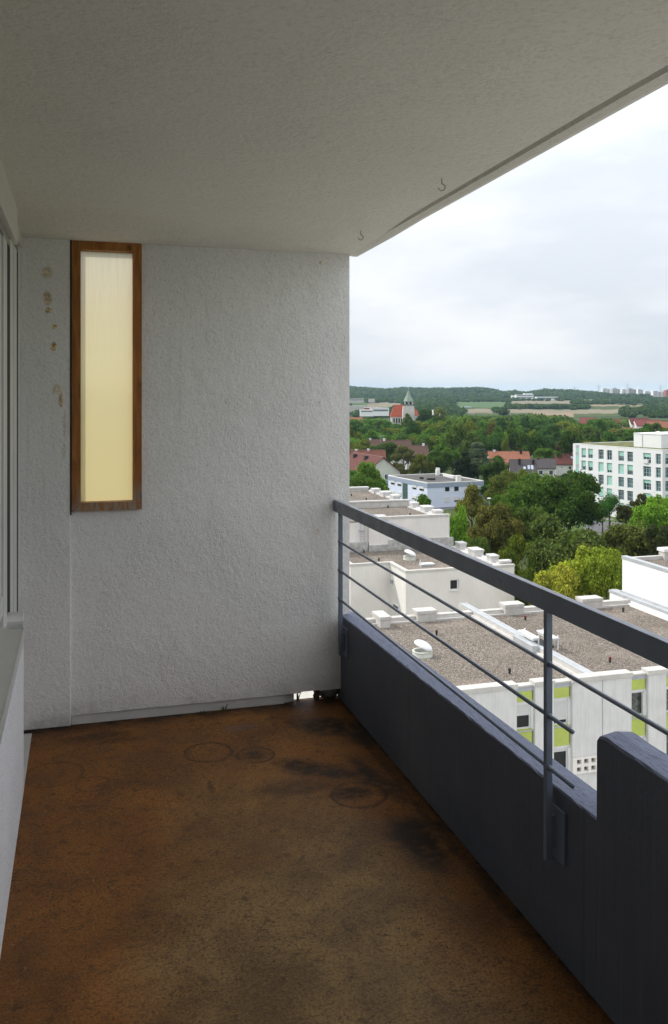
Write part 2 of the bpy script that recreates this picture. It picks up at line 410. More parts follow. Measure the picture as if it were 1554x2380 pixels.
# back wall
bw = thing('back_wall', (.6, BY, 0), 'white roughcast end wall of the balcony holding the tall narrow yellow window', 'wall')
wb = MB()
wx0, wx1 = -.05, 1.399
gx0, gx1 = 1.13, 1.232          # broken-out drain gap at the foot
ox0, ox1, oz0, oz1 = -.035, .292, 1.07, 2.40     # window opening
def wseg(x0, x1, a0, a1): wb.box(x0, x1, BY, BY+.07, a0, a1)
wseg(ox1, gx0, .052, 2.412); wseg(gx0, gx1, .058, 2.412); wseg(gx1, wx1, .055, 2.412)
wseg(wx0, ox1, .052, oz0)
wall = wb.build('plaster', M_wall, bw)
b = MB(); b.box(-.45, -.045, BY-.035, BY+.07, .012, 2.416)
b.build('pillar', M_wall, bw, bevel=.006)
b = MB(); b.poly([(-.045,BY+.012,.0),(1.02,BY+.012,.0),(1.06,BY+.012,.03),(1.09,BY+.012,.085),(-.045,BY+.012,.085)][::1])
b = MB(); b.prism([(-.045,BY+.008),(1.04,BY+.008),(1.04,BY+.069),(-.045,BY+.069)], 0.0, .0515); b.prism([(1.04,BY+.02),(1.098,BY+.03),(1.098,BY+.068),(1.04,BY+.068)], .0, .045)
b.build('skirting', M_smooth, bw, bevel=.004)
b = MB(); random.seed(3)
prof = [(.0, .0), (.04, .0), (.055, .02), (.060, .04), (.055, .054), (0, .056)]
b.lathe([(r*1.0, z) for r, z in prof], (1.295, BY+.055, 0), 14)
o = b.build('mortar_lump', simple('grey_mortar', (.17, .165, .14), .9, .25, 30, .8, 60), bw, smooth=True)
o.scale = (1, 1, 1)
b = MB(); b.lathe([(.014, 0), (.020, .02), (.014, .035), (.02, .052), (.0, .056)], (1.222, BY+.03, 0), 10)
b.build('rubble', simple('mossy_rubble', (.10, .09, .05), .95, .3, 40, .8, 60), bw, smooth=True)
# narrow window: frame proud of the wall, mitred members, translucent sheet
fx0, fx1, fz0, fz1, t = -.042, .297, 1.064, 2.405, .043
fy0, fy1 = BY-.022, BY+.06
b = MB()
def member(a, bb, c, d):
    b.poly([(a[0], fy0, a[1]), (bb[0], fy0, bb[1]), (c[0], fy0, c[1]), (d[0], fy0, d[1])])
    q = [a, bb, c, d]
    for i in range(4):
        p, r = q[i], q[(i+1) % 4]
        b.poly([(p[0], fy0, p[1]), (p[0], fy1, p[1]), (r[0], fy1, r[1]), (r[0], fy0, r[1])])
O = [(fx0, fz0), (fx1, fz0), (fx1, fz1), (fx0, fz1)]; I = [(fx0+t, fz0+t), (fx1-t, fz0+t), (fx1-t, fz1-t), (fx0+t, fz1-t)]
g = .0008
member((O[0][0]+g, O[0][1]), (O[1][0]-g, O[1][1]), (I[1][0]-g, I[1][1]), (I[0][0]+g, I[0][1]))
member((O[1][0], O[1][1]+g), (O[2][0], O[2][1]-g), (I[2][0], I[2][1]-g), (I[1][0], I[1][1]+g))
member((O[2][0]-g, O[2][1]), (O[3][0]+g, O[3][1]), (I[3][0]+g, I[3][1]), (I[2][0]-g, I[2][1]))
member((O[3][0], O[3][1]-g), (O[0][0], O[0][1]+g), (I[0][0], I[0][1]+g), (I[3][0], I[3][1]-g))
win = b.build('window', M_wood, bw)
b = MB(); b.poly([(fx0+t-.004, BY+.038, fz0+t-.004), (fx1-t+.004, BY+.038, fz0+t-.004), (fx1-t+.004, BY+.038, fz1-t+.004), (fx0+t-.004, BY+.038, fz1-t+.004)]); 0 and b.box(0, 0, 0, 0, fz0+t-.004, fz1-t+.004); b.build('pane', M_pane, win)
b = MB(); b.box(-.0490, -.0424, BY-.0375, BY+.03, 1.05, 2.409); b.box(-.05, fx1, BY-.012, BY+.03, 2.4055, 2.4115)
b.build('gap_seal', M_blk, win)

# left wall: pebbledash below, window and shutter box above
lw = thing('side_wall', (-.23, 1.0, 0), 'white speckled pebbledash wall below the sill at the left edge', 'wall')
b = MB(); b.prism([(-.226, -7), (-.226, 3.86), (-.245, 3.89), (-.45, 3.89), (-.45, -7)][::-1], .0, .742)
b.build('pebbledash', M_peb, lw)
b = MB(); b.box(-.50, -.451, -7, 4.5, 0, 2.46); b.box(-.45, -.30, 3.9, 4.52, .0, .60); b.build('render', M_smooth, lw)
# sill with a folded front lip and an end cap
b = MB()
b.box(-.42, -.205, -7, 3.46, .776, .782); b.box(-.2049, -.2015, -7, 3.462, .735, .783); b.box(-.262, -.2052, 3.463, 3.50, .74, .797)
b.build('sill', M_sill, lw)
wf = thing('balcony_window', (-.31, 2.5, .78), 'grey-white plastic window with dark slots along the left edge', 'window')
b = MB()
b.box(-.36, -.292, -7, 3.70, .784, .86); b.box(-.36, -.287, 3.66, 3.82, .60, 2.27); b.box(-.36, -.296, 3.55, 3.655, .861, 2.27)
b.build('casement', M_pvc, wf, bevel=.003)
b = MB(); b.box(-.345, -.335, -7, 3.55, .86, 2.27); b.build('pane', simple('window_glass', (.42, .44, .42), .15, .1, spec=.8), wf)
b = MB(); b.box(-.40, -.2885, 3.821, 3.9855, .5, 2.295); b.build('slot', M_blk, wf)
b = MB(); b.box(-.375, -.2865, 3.986, 4.13, .5, 2.31); b.box(-.375, -.2825, 4.131, 4.318, .5, 2.31); b.build('guide_rail', M_pvc, wf, bevel=.003)
b = MB(); b.box(-.375, -.2835, 4.319, 4.4145, .5, 2.31); b.build('seal', M_blk, wf)
b = MB(); b.box(-.375, -.281, 4.415, 4.524, .5, 2.40); b.build('side_trim', M_pvc, wf, bevel=.003)
b = MB(); b.box(-.375, -.288, -7, 3.97, 2.271, 2.295); b.build('head_rail', simple('grey_rail_finish', (.30, .30, .28), .5), wf)  # head rail in an even mid grey
b = MB(); b.box(-.375, -.296, -7, 4.0, 2.296, 2.311); b.build('head_gap', M_blk, wf)
b = MB(); b.box(-.45, -.268, -7, 4.16, 2.312, 2.472); b.build('shutter_box', M_box, wf, bevel=.002)
b = MB(); b.box(-.46, -.2745, 4.161, 4.53, 2.35, 2.46); b.build('box_end', M_box, wf)

# parapet: low run, then the raised block
pw = thing('parapet', (1.40, 2, 0), 'dark blue-grey concrete balcony parapet with a raised block at the right', 'parapet')
def para():
    b = MB(); rng = random.Random(5)
    ys = [2.10]
    while ys[-1] < 4.55: ys.append(ys[-1]+.035)
    ys.append(4.62)
    xi, xo = 1.349, 1.452
    prev = None
    for y in ys:
        zt = .496+(.455-.496)*(y-2.2)/2.3
        j = lambda a: rng.uniform(-a, a)
        w = j(.0012)
        sec = [(xi, y, -.2), (xi, y, zt-.006+j(.002)), (xi+.004+w, y, zt-.001+j(.001)), (xi+.05, y, zt+.002), (xo-.006, y, zt), (xo, y, zt-.007), (xo, y, -.3)]
        n = len(b.v); b.v += sec
        if prev is not None:
            for i in range(6): b.f.append([prev+i, prev+i+1, n+i+1, n+i]); b.m.append(0)
        prev = n
    b.f.append([prev+i for i in range(7)]); b.m.append(0)
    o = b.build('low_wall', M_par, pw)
    # raised block: profile with rounded, chipped corner
    b = MB(); ys = [(2.103, -.030), (2.102, -.014), (2.094, -.005), (2.08, .000), (2.06, .002), (2.03, .0015), (2.0, 0)]
    y = 1.96
    while y > -7: ys.append((y, rng.uniform(-.001, .001))); y -= .04
    prev = None
    for i, (y, dz) in enumerate(ys):
        zt = .732+dz; j = lambda a: rng.uniform(-a, a)
        far = 1 if i < 5 else 0
        sec = [(xi-.001, y+j(.0015)*(i < 3), -.2), (xi-.001, y, zt-.007+j(.0022)), (xi+.004, y, zt-.001+j(.001)), (xi+.05, y, zt+.003+(.004 if far else 0)), (xo-.012, y, zt+(.002 if far else 0)), (xo, y, zt-.012), (xo, y, -.3)]
        n = len(b.v); b.v += sec
        if prev is not None:
            for k in range(6): b.f.append([n+k, n+k+1, prev+k+1, prev+k]); b.m.append(0)
        else: b.f.append([n+k for k in range(7)][::-1]); b.m.append(0)
        prev = n
    # far end wall down to the low run
    n = len(b.v); yy = 2.103
    zs = [.62, .58, .53, .49, .2]
    b.poly([(xi-.001, yy, .699), (xo, yy, .692), (xo, yy+.002, .1), (xi-.001, yy+.002, .1)][::-1])
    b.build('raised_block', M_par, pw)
para()

# railing
rl = thing('railing', (1.32, 3.2, 0), 'dark grey steel railing with flat handrail and three round bars above the parapet', 'railing')
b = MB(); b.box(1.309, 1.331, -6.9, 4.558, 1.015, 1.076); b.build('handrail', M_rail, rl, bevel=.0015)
def post(y, z0, bz0, bz1):
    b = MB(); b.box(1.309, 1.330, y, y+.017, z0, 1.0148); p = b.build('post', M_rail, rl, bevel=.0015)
    c = MB(); c.box(1.331, 1.3489, y+.002, y+.014, bz0, bz1); c.box(1.341, 1.3487, y-.045, y+.06, bz0-.03, bz1+.025)
    for zz in (bz0-.012, bz1+.008): c.tube((1.3412, y+.035, zz), (1.336, y+.035, zz), .007, n=8)
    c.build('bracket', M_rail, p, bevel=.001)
post(2.305, .285, .318, .415); post(4.455, .266, .29, .385)
for z, ye in ((.861, -6.9), (.709, 2.178), (.5575, 2.178)):
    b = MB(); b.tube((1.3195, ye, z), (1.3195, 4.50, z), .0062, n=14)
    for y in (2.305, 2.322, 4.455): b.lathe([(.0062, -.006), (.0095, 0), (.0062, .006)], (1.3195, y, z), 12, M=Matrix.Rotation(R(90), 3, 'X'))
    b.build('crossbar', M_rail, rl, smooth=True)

M_hook = simple('painted_hook', (.46, .445, .39), .5, .1, 20)
# hooks in the ceiling
def hook(px, py, label):
    kx, ky, v = _k(px, py); z = 2.45
    for _ in range(12): d = (z-EYE)/v; z = ceil_z(kx*d, ky*d)
    c = Vector((kx*d, ky*d, z+.003))
    b = MB(); pts = [c, c-Vector((0, 0, .022))]
    for i in range(11):
        a = PI/2-i*R(27); pts.append(c+Vector((math.cos(a)*.012*cA, -math.cos(a)*.012*sA, -.034+math.sin(a)*.012)))
    b.path(pts, .0026, 8)
    o = b.build('ceiling_hook', M_hook, base=(c.x, c.y, c.z)); tag(o, label, 'hook', 'hooks in the balcony ceiling')
hook(1028, 415, 'painted screw hook in the ceiling beside the drip groove, nearer one')
hook(839, 536, 'small painted screw hook in the ceiling by the top of the end wall')

# weeds in the joint at the foot of the end wall
M_weed = simple('weed_green', (.10, .14, .03), .6, .2, 30)
def weed(x, y, n, h, seed, label):
    rg = random.Random(seed); b = MB()
    for i in range(n):
        a = rg.uniform(0, 2*PI); L_ = h*rg.uniform(.5, 1); w = .0022
        p = Vector((x+rg.uniform(-.012, .012), y+rg.uniform(-.005, .005), 0)); dx, dy = math.cos(a)*L_*.5, -abs(math.sin(a))*L_*.4
        pr = [p+Vector((dx*t*t, dy*t*t, L_*t)) for t in (0, .35, .7, 1)]
        for q, r, w0, w1 in zip(pr[:-1], pr[1:], (w, w, w*.7), (w, w*.7, w*.1)):
            s = Vector((-math.sin(a), math.cos(a), 0))
            b.poly([q-s*w0, q+s*w0, r+s*w1, r-s*w1])
    tag(b.build('weed', M_weed, base=(x, y, 0)), label, 'weed', 'weeds at the foot of the end wall')
weed(.715, BY-.004, 9, .045, 1, 'small green weed growing from the joint below the middle of the end wall')
weed(1.125, BY+.05, 16, .075, 2, 'grassy weed growing in the bright gap at the foot of the end wall')
weed(.60, BY-.002, 5, .02, 4, 'tiny weed shoot left of the green weed along the end wall')

# the rest of our own tower
tw = thing('apartment_tower', (-8, -8, GZ), 'concrete apartment tower the balcony belongs to, its end wall seen at the back', 'building')
b = MB(); b.box(-14, -.62, -24, 4.63, GZ, 6); b.box(-.60, 1.45, -7.4, -7.02, -.2, 2.7)
b.box(-.6, 1.45, -7.4, 4.62, -2.9, -2.72); b.box(-.6, 1.45, -24, 4.63, 5.2, 5.4)
b.build('wall', M_smooth, tw)

# unseen pale ground, added to bounce light up onto the balcony ceiling
b = MB(); b.poly([(-.5, -70, GZ+.004), (70, -70, GZ+.004), (70, 44, GZ+.004), (-.5, 44, GZ+.004)])
tag(b.build('bounce_ground', simple('pale_bounce_surface', (.52, .50, .46), .9, .08, .2)), kind='structure')

# ------------------------------------------------------------------ terrain
RP = ([700, 815, 898, 938, 1021, 1115, 1156, 1172, 1196, 1221, 1265, 1305, 1324, 1356, 1405, 1442, 1554, 1700],
      [896, 897, 903, 899, 901, 899, 904, 909, 906, 910, 903, 904, 904, 907, 911, 917, 918, 915])
def ground_e(px, d):            # height of the land relative to the eye
    ridge = -(np.interp(px, *RP)+1.5-909)/F*2950-12
    t = np.clip((d-1150)/1150, 0, 1); e = GE+(-20.5-GE)*t**1.25
    t2 = np.clip((d-2300)/620, 0, 1); t2 = t2*t2*(3-2*t2)
    return e+(ridge-e)*t2
def to_pix(x, y):
    d = x*sA+y*cA; r = x*cA-y*sA
    return 777+F*r/max(d, 1e-3), d
FIELDS = [((843, 932, 936, 946), 1), ((1060, 1176, 933, 947), 2), ((1084, 1150, 950, 960), 1), ((1190, 1330, 931, 938), 1), ((1176, 1284, 951, 960), 4),
          ((1280, 1446, 952, 961), 1), ((1232, 1330, 959, 972), 3), ((815, 850, 936, 947), 2), ((1370, 1500, 941, 944), 3)]
_dd = np.linspace(900, 2950, 500)
def dist_for(px, py):
    yy = 909-ground_e(px, _dd)/_dd*F
    return float(np.interp(-py, -yy, _dd))
def make_ground():
    rr = [4, 12, 30, 60, 100, 150, 220, 300, 420, 560, 740, 940, 1060]
    rr += list(np.arange(1100, 2960, 10)); rr += [3000, 3060, 3150, 3400, 4200, 6000, 9000]
    an = list(np.arange(-180, -6, 6)); an = [YAW+a for a in an]
    ang = [a for a in np.arange(-180, 0, 6)]+list(np.arange(0, 42, .12))+[a for a in np.arange(42, 180, 6)]
    v, fc, cl = [], [], []
    K = len(ang)
    for r in rr:
        for a in ang:
            x, y = r*math.sin(R(a)), r*math.cos(R(a)); d = x*sA+y*cA
            if d > 10:
                px = 777+F*(x*cA-y*sA)/d; px_c = min(max(px, 600), 1700)
                e = float(ground_e(px_c, d))
                if r > 3000: e -= (r-3000)*.004
            else: px, e = 0, GE-(max(0, r-3000)*.004)
            v.append((x, y, e+EYE))
            c = (0, 0, 0, 1)
            if 1000 < d < 2960 and 780 < px < 1620:
                yy = 909-e/d*F
                for (a0, a1, b0, b1), t in FIELDS:
                    wob = 2.2*math.sin(px*.11+b0)+1.2*math.sin(px*.31)
                    tl = (px-(a0+a1)/2)*.018*(1 if t != 1 else -.6)
                    if a0+2.5*wob < px < a1-2*wob and b0+.3*wob+tl < yy < b1+.3*wob+tl*.5: c = (t in (1, 4), t == 2, t == 3, 1)
            cl.append(c)
    n = len(rr)
    for i in range(n-1):
        for j in range(K):
            k = (j+1) % K; fc.append([i*K+j, i*K+k, (i+1)*K+k, (i+1)*K+j][::-1])
    c0 = len(v); v.append((0, 0, GZ))
    for j in range(K): fc.append([c0, j, (j+1) % K][::-1])
    cl.append((0, 0, 0, 1))
    me = bpy.data.meshes.new('ground'); me.from_pydata(v, [], fc)
    at = me.color_attributes.new('field', 'FLOAT_COLOR', 'POINT'); at.data.foreach_set('color', np.array(cl, dtype=np.float32).ravel())
    m = NT('meadow_and_fields'); vv = m.coord(world=True)
    g = m.mix(m.ramp(m.noise(vv, .02, 6, .6), [(.35, 0), (.65, 1)]), (.035, .065, .018), (.075, .10, .032))
    g = m.mix(m.ramp(m.noise(vv, .4, 4, .7), [(.4, 0), (.7, .5)]), g, (.05, .05, .025))
    f = m.n('ShaderNodeSeparateXYZ', {0: m.n('ShaderNodeVertexColor', layer_name='field').outputs[0]})
    g = m.mix(f.outputs[0], g, m.mix(m.ramp(m.noise(vv, .012, 4, .6), [(.4, 0), (.6, 1)]), (.185, .16, .108), (.235, .20, .135)))
    g = m.mix(f.outputs[1], g, (.075, .125, .045)); g = m.mix(f.outputs[2], g, (.26, .19, .125))
    m.col(g); m.set(.95, 0, .1); me.materials.append(m.mat)
    o = bpy.data.objects.new('ground', me); COL.objects.link(o); tag(o, kind='structure')
make_ground()

# road and grass verge near the office building
M_asph = simple('asphalt', (.13, .13, .135), .9, .1, .6)
M_verge = simple('mown_grass', (.075, .13, .025), .95, .2, .8)
M_pave = simple('pavement', (.27, .24, .22), .9, .1, .8)
def strip(name, pts, w, m, off):
    b = MB(); P = [pe(*p, GE) for p in pts]
    for i in range(len(P)): P[i].z = GZ+off
    Lr = []
    for i, p in enumerate(P):
        t = (P[min(i+1, len(P)-1)]-P[max(i-1, 0)]).normalized(); s = Vector((t.y, -t.x, 0)); Lr.append((p-s*w/2, p+s*w/2))
    for (a, c), (d, e) in zip(Lr[:-1], Lr[1:]): b.poly([a, c, e, d][::-1])
    tag(b.build(name, m), kind='structure')
strip('verge', [z4(700, 700), z4(900, 560), z4(960, 410), z4(1010, 330), z4(1300, 290)], 16, M_verge, .004)
strip('road', [z4(860, 700), z4(905, 520), z4(945, 430), z4(960, 390)], 7.5, M_asph, .008)
strip('pavement', [z4(850, 372), z4(930, 362), z4(1030, 372)], 2.4, M_pave, .012)
strip('lane', [z3(840, 262), z3(1000, 250), z3(1200, 240)], 9, M_asph, .008)

# ------------------------------------------------------------------ building materials
def gravel():
    m = NT('roof_gravel'); v = m.coord(world=True)
    vo = m.n('ShaderNodeTexVoronoi', {'Vector': v, 'Scale': 19.0, 'Randomness': 1.0})
    s = m.n('ShaderNodeSeparateXYZ', {0: vo.outputs['Color']}).outputs[0]
    c = m.ramp(s, [(0, (.07, .056, .044)), (.35, (.135, .112, .092)), (.65, (.195, .166, .138)), (.9, (.32, .285, .245)), (1, (.46, .42, .37))])
    big = m.ramp(m.noise(v, .35, 5, .6), [(.3, .30), (.65, 0)]); c = m.mix(big, c, (.11, .09, .075))
    lg = m.ramp(m.noise(m.coord((1, 1, 1), loc=(7, 3, 0), world=True), .25, 4, .6), [(.52, 0), (.7, .35)]); c = m.mix(lg, c, (.40, .335, .28))
    m.col(c); m.set(.95, 0, .1); m.bump(vo.outputs['Distance'], .5, .04); return m.mat
M_gravel = gravel()
M_cream = simple('cream_rendered_wall', (.78, .745, .70), .9, .06, .4, .2, 20, streak=.22)
M_block = simple('painted_block', (.62, .61, .59), .7, .08, 1.5, streak=.3)
M_white = simple('bright_white_render', (.88, .87, .85), .9, .03, .4)
M_panel = simple('pale_concrete_panel', (.66, .655, .64), .85, .07, .9, .15, 15, streak=.35)
M_cope = simple('weathered_metal_coping', (.56, .54, .505), .55, .10, 1.6, streak=.12)
M_copeg = simple('grey_metal_coping', (.44, .46, .48), .5, .08, 1.4)
M_lime = simple('lime_green_panel', (.46, .54, .12), .6, .08, 1.2, streak=.1)
M_frame = simple('white_window_frame', (.74, .74, .74), .45, .03, 2)
M_greyfr = simple('grey_window_sill', (.42, .44, .48), .45, .05, 2)
M_glass = NT('dark_window_glass'); M_glass.col((.018, .02, .022)); M_glass.set(.1, 0, .25); M_glass = M_glass.mat
M_curt = simple('curtained_glass', (.10, .115, .10), .2, .5, 6, spec=.7)
M_shut = simple('roller_shutter', (.66, .66, .66), .6, .04, 3)
M_vent = simple('black_vent_pipe', (.03, .03, .032), .6)
M_redcap = simple('red_vent_cap', (.20, .03, .035), .5)
M_dome = simple('white_acrylic_dome', (.84, .85, .86), .25, .02, 2, spec=.6)
M_curb = simple('pale_green_curb', (.62, .64, .57), .6, .08, 4)
M_duct = simple('galvanised_sheet', (.44, .46, .47), .4, .1, 2.5, spec=.6)
def Z(e): return e+EYE

def coping_run(b, x0, x1, y0, y1, e0, e1, over=.04, mi=0):
    b.box(x0-over, x1+over, y0-over, y1+over, Z(e0), Z(e1), mi)

# ------------------------------------------------------------------ building A: nearest flat roof with lime green bays
A = thing('flat_roofed_block', (30, 53, GZ), 'nearest low block with pale concrete panels, lime green window bays and gravel roof', 'building')
b = MB(); b.box(14, 42.35, 45.75, 61.35, GZ, Z(-17.2)); b.build('wall', M_cream, A)
b = MB(); b.box(14, 28.05, 45.75, 61.2, Z(-17.2), Z(-17.1)); b.box(29.45, 42.3, 45.75, 61.2, Z(-17.2), Z(-17.1)); b.build('gravel_roof', M_gravel, A)
PAN = [(14, 23.78), (24.94, 26.14), (27.34, 31.28), (32.43, 33.68), (34.9, 38.7), (39.8, 42.35)]
BAYS = [(23.78, 24.94), (26.14, 27.34), (31.28, 32.43), (33.68, 34.9), (38.7, 39.8)]
for i, (x0, x1) in enumerate(PAN):
    b = MB()
    if i == 2:
        b.box(x0, 29.30, 45.15, 45.75, Z(-21.2), Z(-16.88)); b.box(29.33, x1, 45.15, 45.75, Z(-21.2), Z(-16.88))
        b.box(x0-.0, x1, 45.20, 45.75, GZ, Z(-22.16))
    else: b.box(x0, x1, 45.15, 45.75, GZ, Z(-16.88))
    b.build('concrete_panel', M_panel, A, bevel=.01)
    b = MB(); b.box(x0-.05, x1+.05, 45.09, 45.80, Z(-16.88), Z(-16.60)); b.build('coping', M_cope, A, bevel=.012)
# pierced block grid under the wide panel
def holes_wall(b, fr, u0, u1, a0, a1, holes, depth, n0=0.0, mi=0, mrev=None):
    us = sorted({u0, u1, *[h[0] for h in holes], *[h[1] for h in holes]}); zs = sorted({a0, a1, *[h[2] for h in holes], *[h[3] for h in holes]})
    Oo, u, nn = fr
    P = lambda p, n_, a: (Oo.x+u.x*p+nn.x*n_, Oo.y+u.y*p+nn.y*n_, a)
    for i in range(len(us)-1):
        for j in range(len(zs)-1):
            cu, cz = (us[i]+us[i+1])/2, (zs[j]+zs[j+1])/2
            if any(h[0] < cu < h[1] and h[2] < cz < h[3] for h in holes): continue
            b.poly([P(us[i], n0, zs[j]), P(us[i+1], n0, zs[j]), P(us[i+1], n0, zs[j+1]), P(us[i], n0, zs[j+1])], mi)
    mr = mi if mrev is None else mrev
    for (p, q, a, c) in holes:
        for (p0, z0_), (p1, z1_) in (((p, a), (q, a)), ((q, a), (q, c)), ((q, c), (p, c)), ((p, c), (p, a))):
            b.poly([P(p0, n0, z0_), P(p0, n0-depth, z0_), P(p1, n0-depth, z1_), P(p1, n0, z1_)], mr)
frA = (Vector((0, 45.12, 0)), Vector((1, 0, 0)), Vector((0, -1, 0)))
hs = [(27.62+.47*i, 27.90+.47*i, Z(-21.62)-.44*j, Z(-21.35)-.44*j) for i in range(8) for j in range(2)]
b = MB(); holes_wall(b, frA, 27.34, 31.28, Z(-22.1), Z(-21.21), hs, .26)
b.poly([(27.34, 45.12, Z(-21.21)), (31.28, 45.12, Z(-21.21)), (31.28, 45.7, Z(-21.21)), (27.34, 45.7, Z(-21.21))]); b.poly([(27.34, 45.12, Z(-22.1)), (27.34, 45.12, Z(-21.21)), (27.34, 45.7, Z(-21.21)), (27.34, 45.7, Z(-22.1))])
b.box(27.34, 31.28, 45.10, 45.7, Z(-22.16), Z(-22.1))
b.build('pierced_block_grid', M_cream, A)
b = MB(); b.box(27.36, 31.26, 45.40, 45.5, Z(-22.09), Z(-21.22)); b.build('dark_void', simple('dark_olive_void', (.12, .115, .07), .9), A)
PITCH = 2.78
for bi, (x0, x1) in enumerate(BAYS):
    b = MB(); b.box(x0, x1, 45.28, 45.80, Z(-16.87), Z(-16.78)); b.build('coping', M_cope, A)
    b = MB(); b.box(x0, x1, 45.36, 45.76, Z(-17.14), Z(-16.87)); b.build('fascia', M_greyfr, A)
    for s in range(4):
        o = -PITCH*s; ins = .0
        b = MB()
        top = -17.14 if s == 0 else -16.55+o
        b.box(x0+.002, x1-.10, 45.34, 45.76, Z(-17.72+o), Z(top)); b.build('green_panel', M_lime, A)
        # window: frame with pane, shutter
        w0, w1 = x0+.03, x1-.20; zt, zb = Z(-17.90+o), Z(-19.25+o)
        b = MB(); yf = 45.50
        b.box(x0, x1, yf-.05, yf+.25, Z(-17.90+o), Z(-17.72+o)-.001)
        b.box(x0, x0+.05, yf, yf+.1, zb, zt); b.box(w1, w1+.06, yf, yf+.1, zb, zt); b.box(x0, w1+.06, yf-.01, yf+.1, zb-.12, zb); b.box(x0+.05, w1, yf, yf+.1, zt-.07, zt-.001)
        b.box(w1+.06, x1, yf-.12, yf+.2, zb-.12, zt)
        fr = b.build('window', M_frame, A)
        b = MB(); b.box(x0+.05, w1, yf+.07, yf+.09, zb, zt-.07); b.build('pane', M_curt if bi >= 2 else M_glass, fr)
        if bi < 2 and s < 3:
            hgt = (.62 if bi == 0 else 1.15) if s == 0 else .2
            b = MB()
            for q in range(int(hgt/.055)): b.box(x0+.05, w1, yf+.012, yf+.03+.01*(q % 2), zt-.07-.055*(q+1)+.006, zt-.07-.055*q)
            b.build('shutter', M_shut, fr)
        if bi == 2 and s == 0:
            b = MB(); b.obox((Vector((w1-.02, yf+.02, 0)), Vector((-.25, -1, 0)).normalized(), Vector((1, -.25, 0)).normalized()), 0, .22, 0, .05, zb+.02, zt-.1)
            b.build('open_sash', M_frame, fr)
        b = MB(); b.box(x0, x1-.08, 45.26, 45.55, Z(-19.42+o), Z(-19.375+o)); b.build('sill', M_greyfr, A)
# back parapet with stepped blocks
b = MB(); b.box(14, 43.0, 61.35, 61.75, Z(-17.2), Z(-16.80)); b.build('parapet', M_cream, A)
b = MB(); b.box(14, 43.05, 61.28, 61.82, Z(-16.80), Z(-16.72)); b.build('coping', M_cope, A)
b = MB(); b.box(14, 28.0, 60.95, 61.27, Z(-17.1), Z(-16.98)); b.box(29.5, 42.3, 60.95, 61.27, Z(-17.1), Z(-16.98)); b.build('flashing', M_cope, A)
for x0, x1, y0 in ((20.72, 21.6, 60.1), (23.9, 25.5, 60.9), (31.05, 32.7, 60.9), (37.75, 39.6, 60.9)):
    b = MB(); b.box(x0+.06, x1-.06, y0, 61.9, Z(-17.1), Z(-16.52)); bl = b.build('roof_block', M_cope, A)
    b = MB(); b.box(x0, x1, y0-.05, 61.95, Z(-16.52), Z(-16.28)); b.build('cap', M_cope, bl, bevel=.015)
# party-wall ridge
rg_ = MB(); rg_.box(28.35, 28.58, 45.81, 62.2, Z(-17.2), Z(-16.90)); rg_.box(28.58, 29.25, 45.81, 63.9, Z(-17.2), Z(-16.72)); rg_.box(29.25, 29.45, 45.81, 62.2, Z(-17.2), Z(-16.98))
ridge = rg_.build('ridge', M_cope, A)
b = MB(); b.prism([(28.05, 45.81), (28.35, 45.81), (28.35, 61.9), (28.05, 61.9)], Z(-17.1), Z(-17.0)); b.build('flashing', M_block, ridge)
b = MB()
for k in range(9): b.box(28.60, 28.93, 45.85+2.0*k, 47.83+2.0*k, Z(-16.719), Z(-16.64)); b.box(28.98, 29.23, 45.85+2.0*k, 47.83+2.0*k, Z(-16.719), Z(-16.66))
b.build('cover_sheet', M_duct, ridge)
# step-over
so = thing('roof_step', (29.2, 53, Z(-17.1)), 'white metal step-over with two planks straddling the roof ridge', 'step')
b = MB(); b.box(28.15, 28.60, 51.3, 54.0, Z(-17.0), Z(-16.52)); b.build('housing', M_duct, so, bevel=.02)
for x, y in ((28.55, 52.0), (29.75, 51.6)):
    b = MB(); b.box(x, x+.5, y, y+2.1, Z(-16.30), Z(-16.22)); b.box(x+.03, x+.47, y+.1, y+2.0, Z(-16.42), Z(-16.33)); p = b.build('plank', M_frame, so)
    for yy in (y+.05, y+1.9):
        b = MB(); b.box(x+.42, x+.50, yy, yy+.07, Z(-17.0), Z(-16.1)); b.build('leg', M_frame, so)
b = MB(); b.box(29.05, 29.7, 51.3, 53.9, Z(-16.75), Z(-16.62)); b.build('gap_shade', M_vent, so)  # black slab standing in for the shade between the planks

def vent(x, y, e, red, label):
    t = thing('vent_pipe', (x, y, Z(e)), label, 'vent pipe', 'vent pipes on the gravel roofs')
    b = MB(); b.tube((x, y, Z(e)), (x, y, Z(e)+.20), .07, n=12); b.build('pipe', M_vent, t)
    b = MB(); b.lathe([(.0, .36), (.07, .35), (.088, .31), (.088, .19), (.07, .19)], (x, y, Z(e)), 12); b.build('cap', M_redcap if red else M_vent, t, smooth=True)
vent(31.93, 59.3, -17.1, 1, 'red capped vent pipe right of the ridge, far one near the back coping')
vent(32.10, 48.6, -17.1, 1, 'red capped vent pipe right of the ridge, near the lime green bays')
vent(40.4, 59.4, -17.1, 0, 'black vent pipe near the bright white side wall')
vent(24.95, 48.3, -17.1, 0, 'black vent pipe left of the ridge on the nearest roof')
vent(24.0, 57.4, -17.1, 0, 'black vent stub beyond the open dome on the nearest roof')
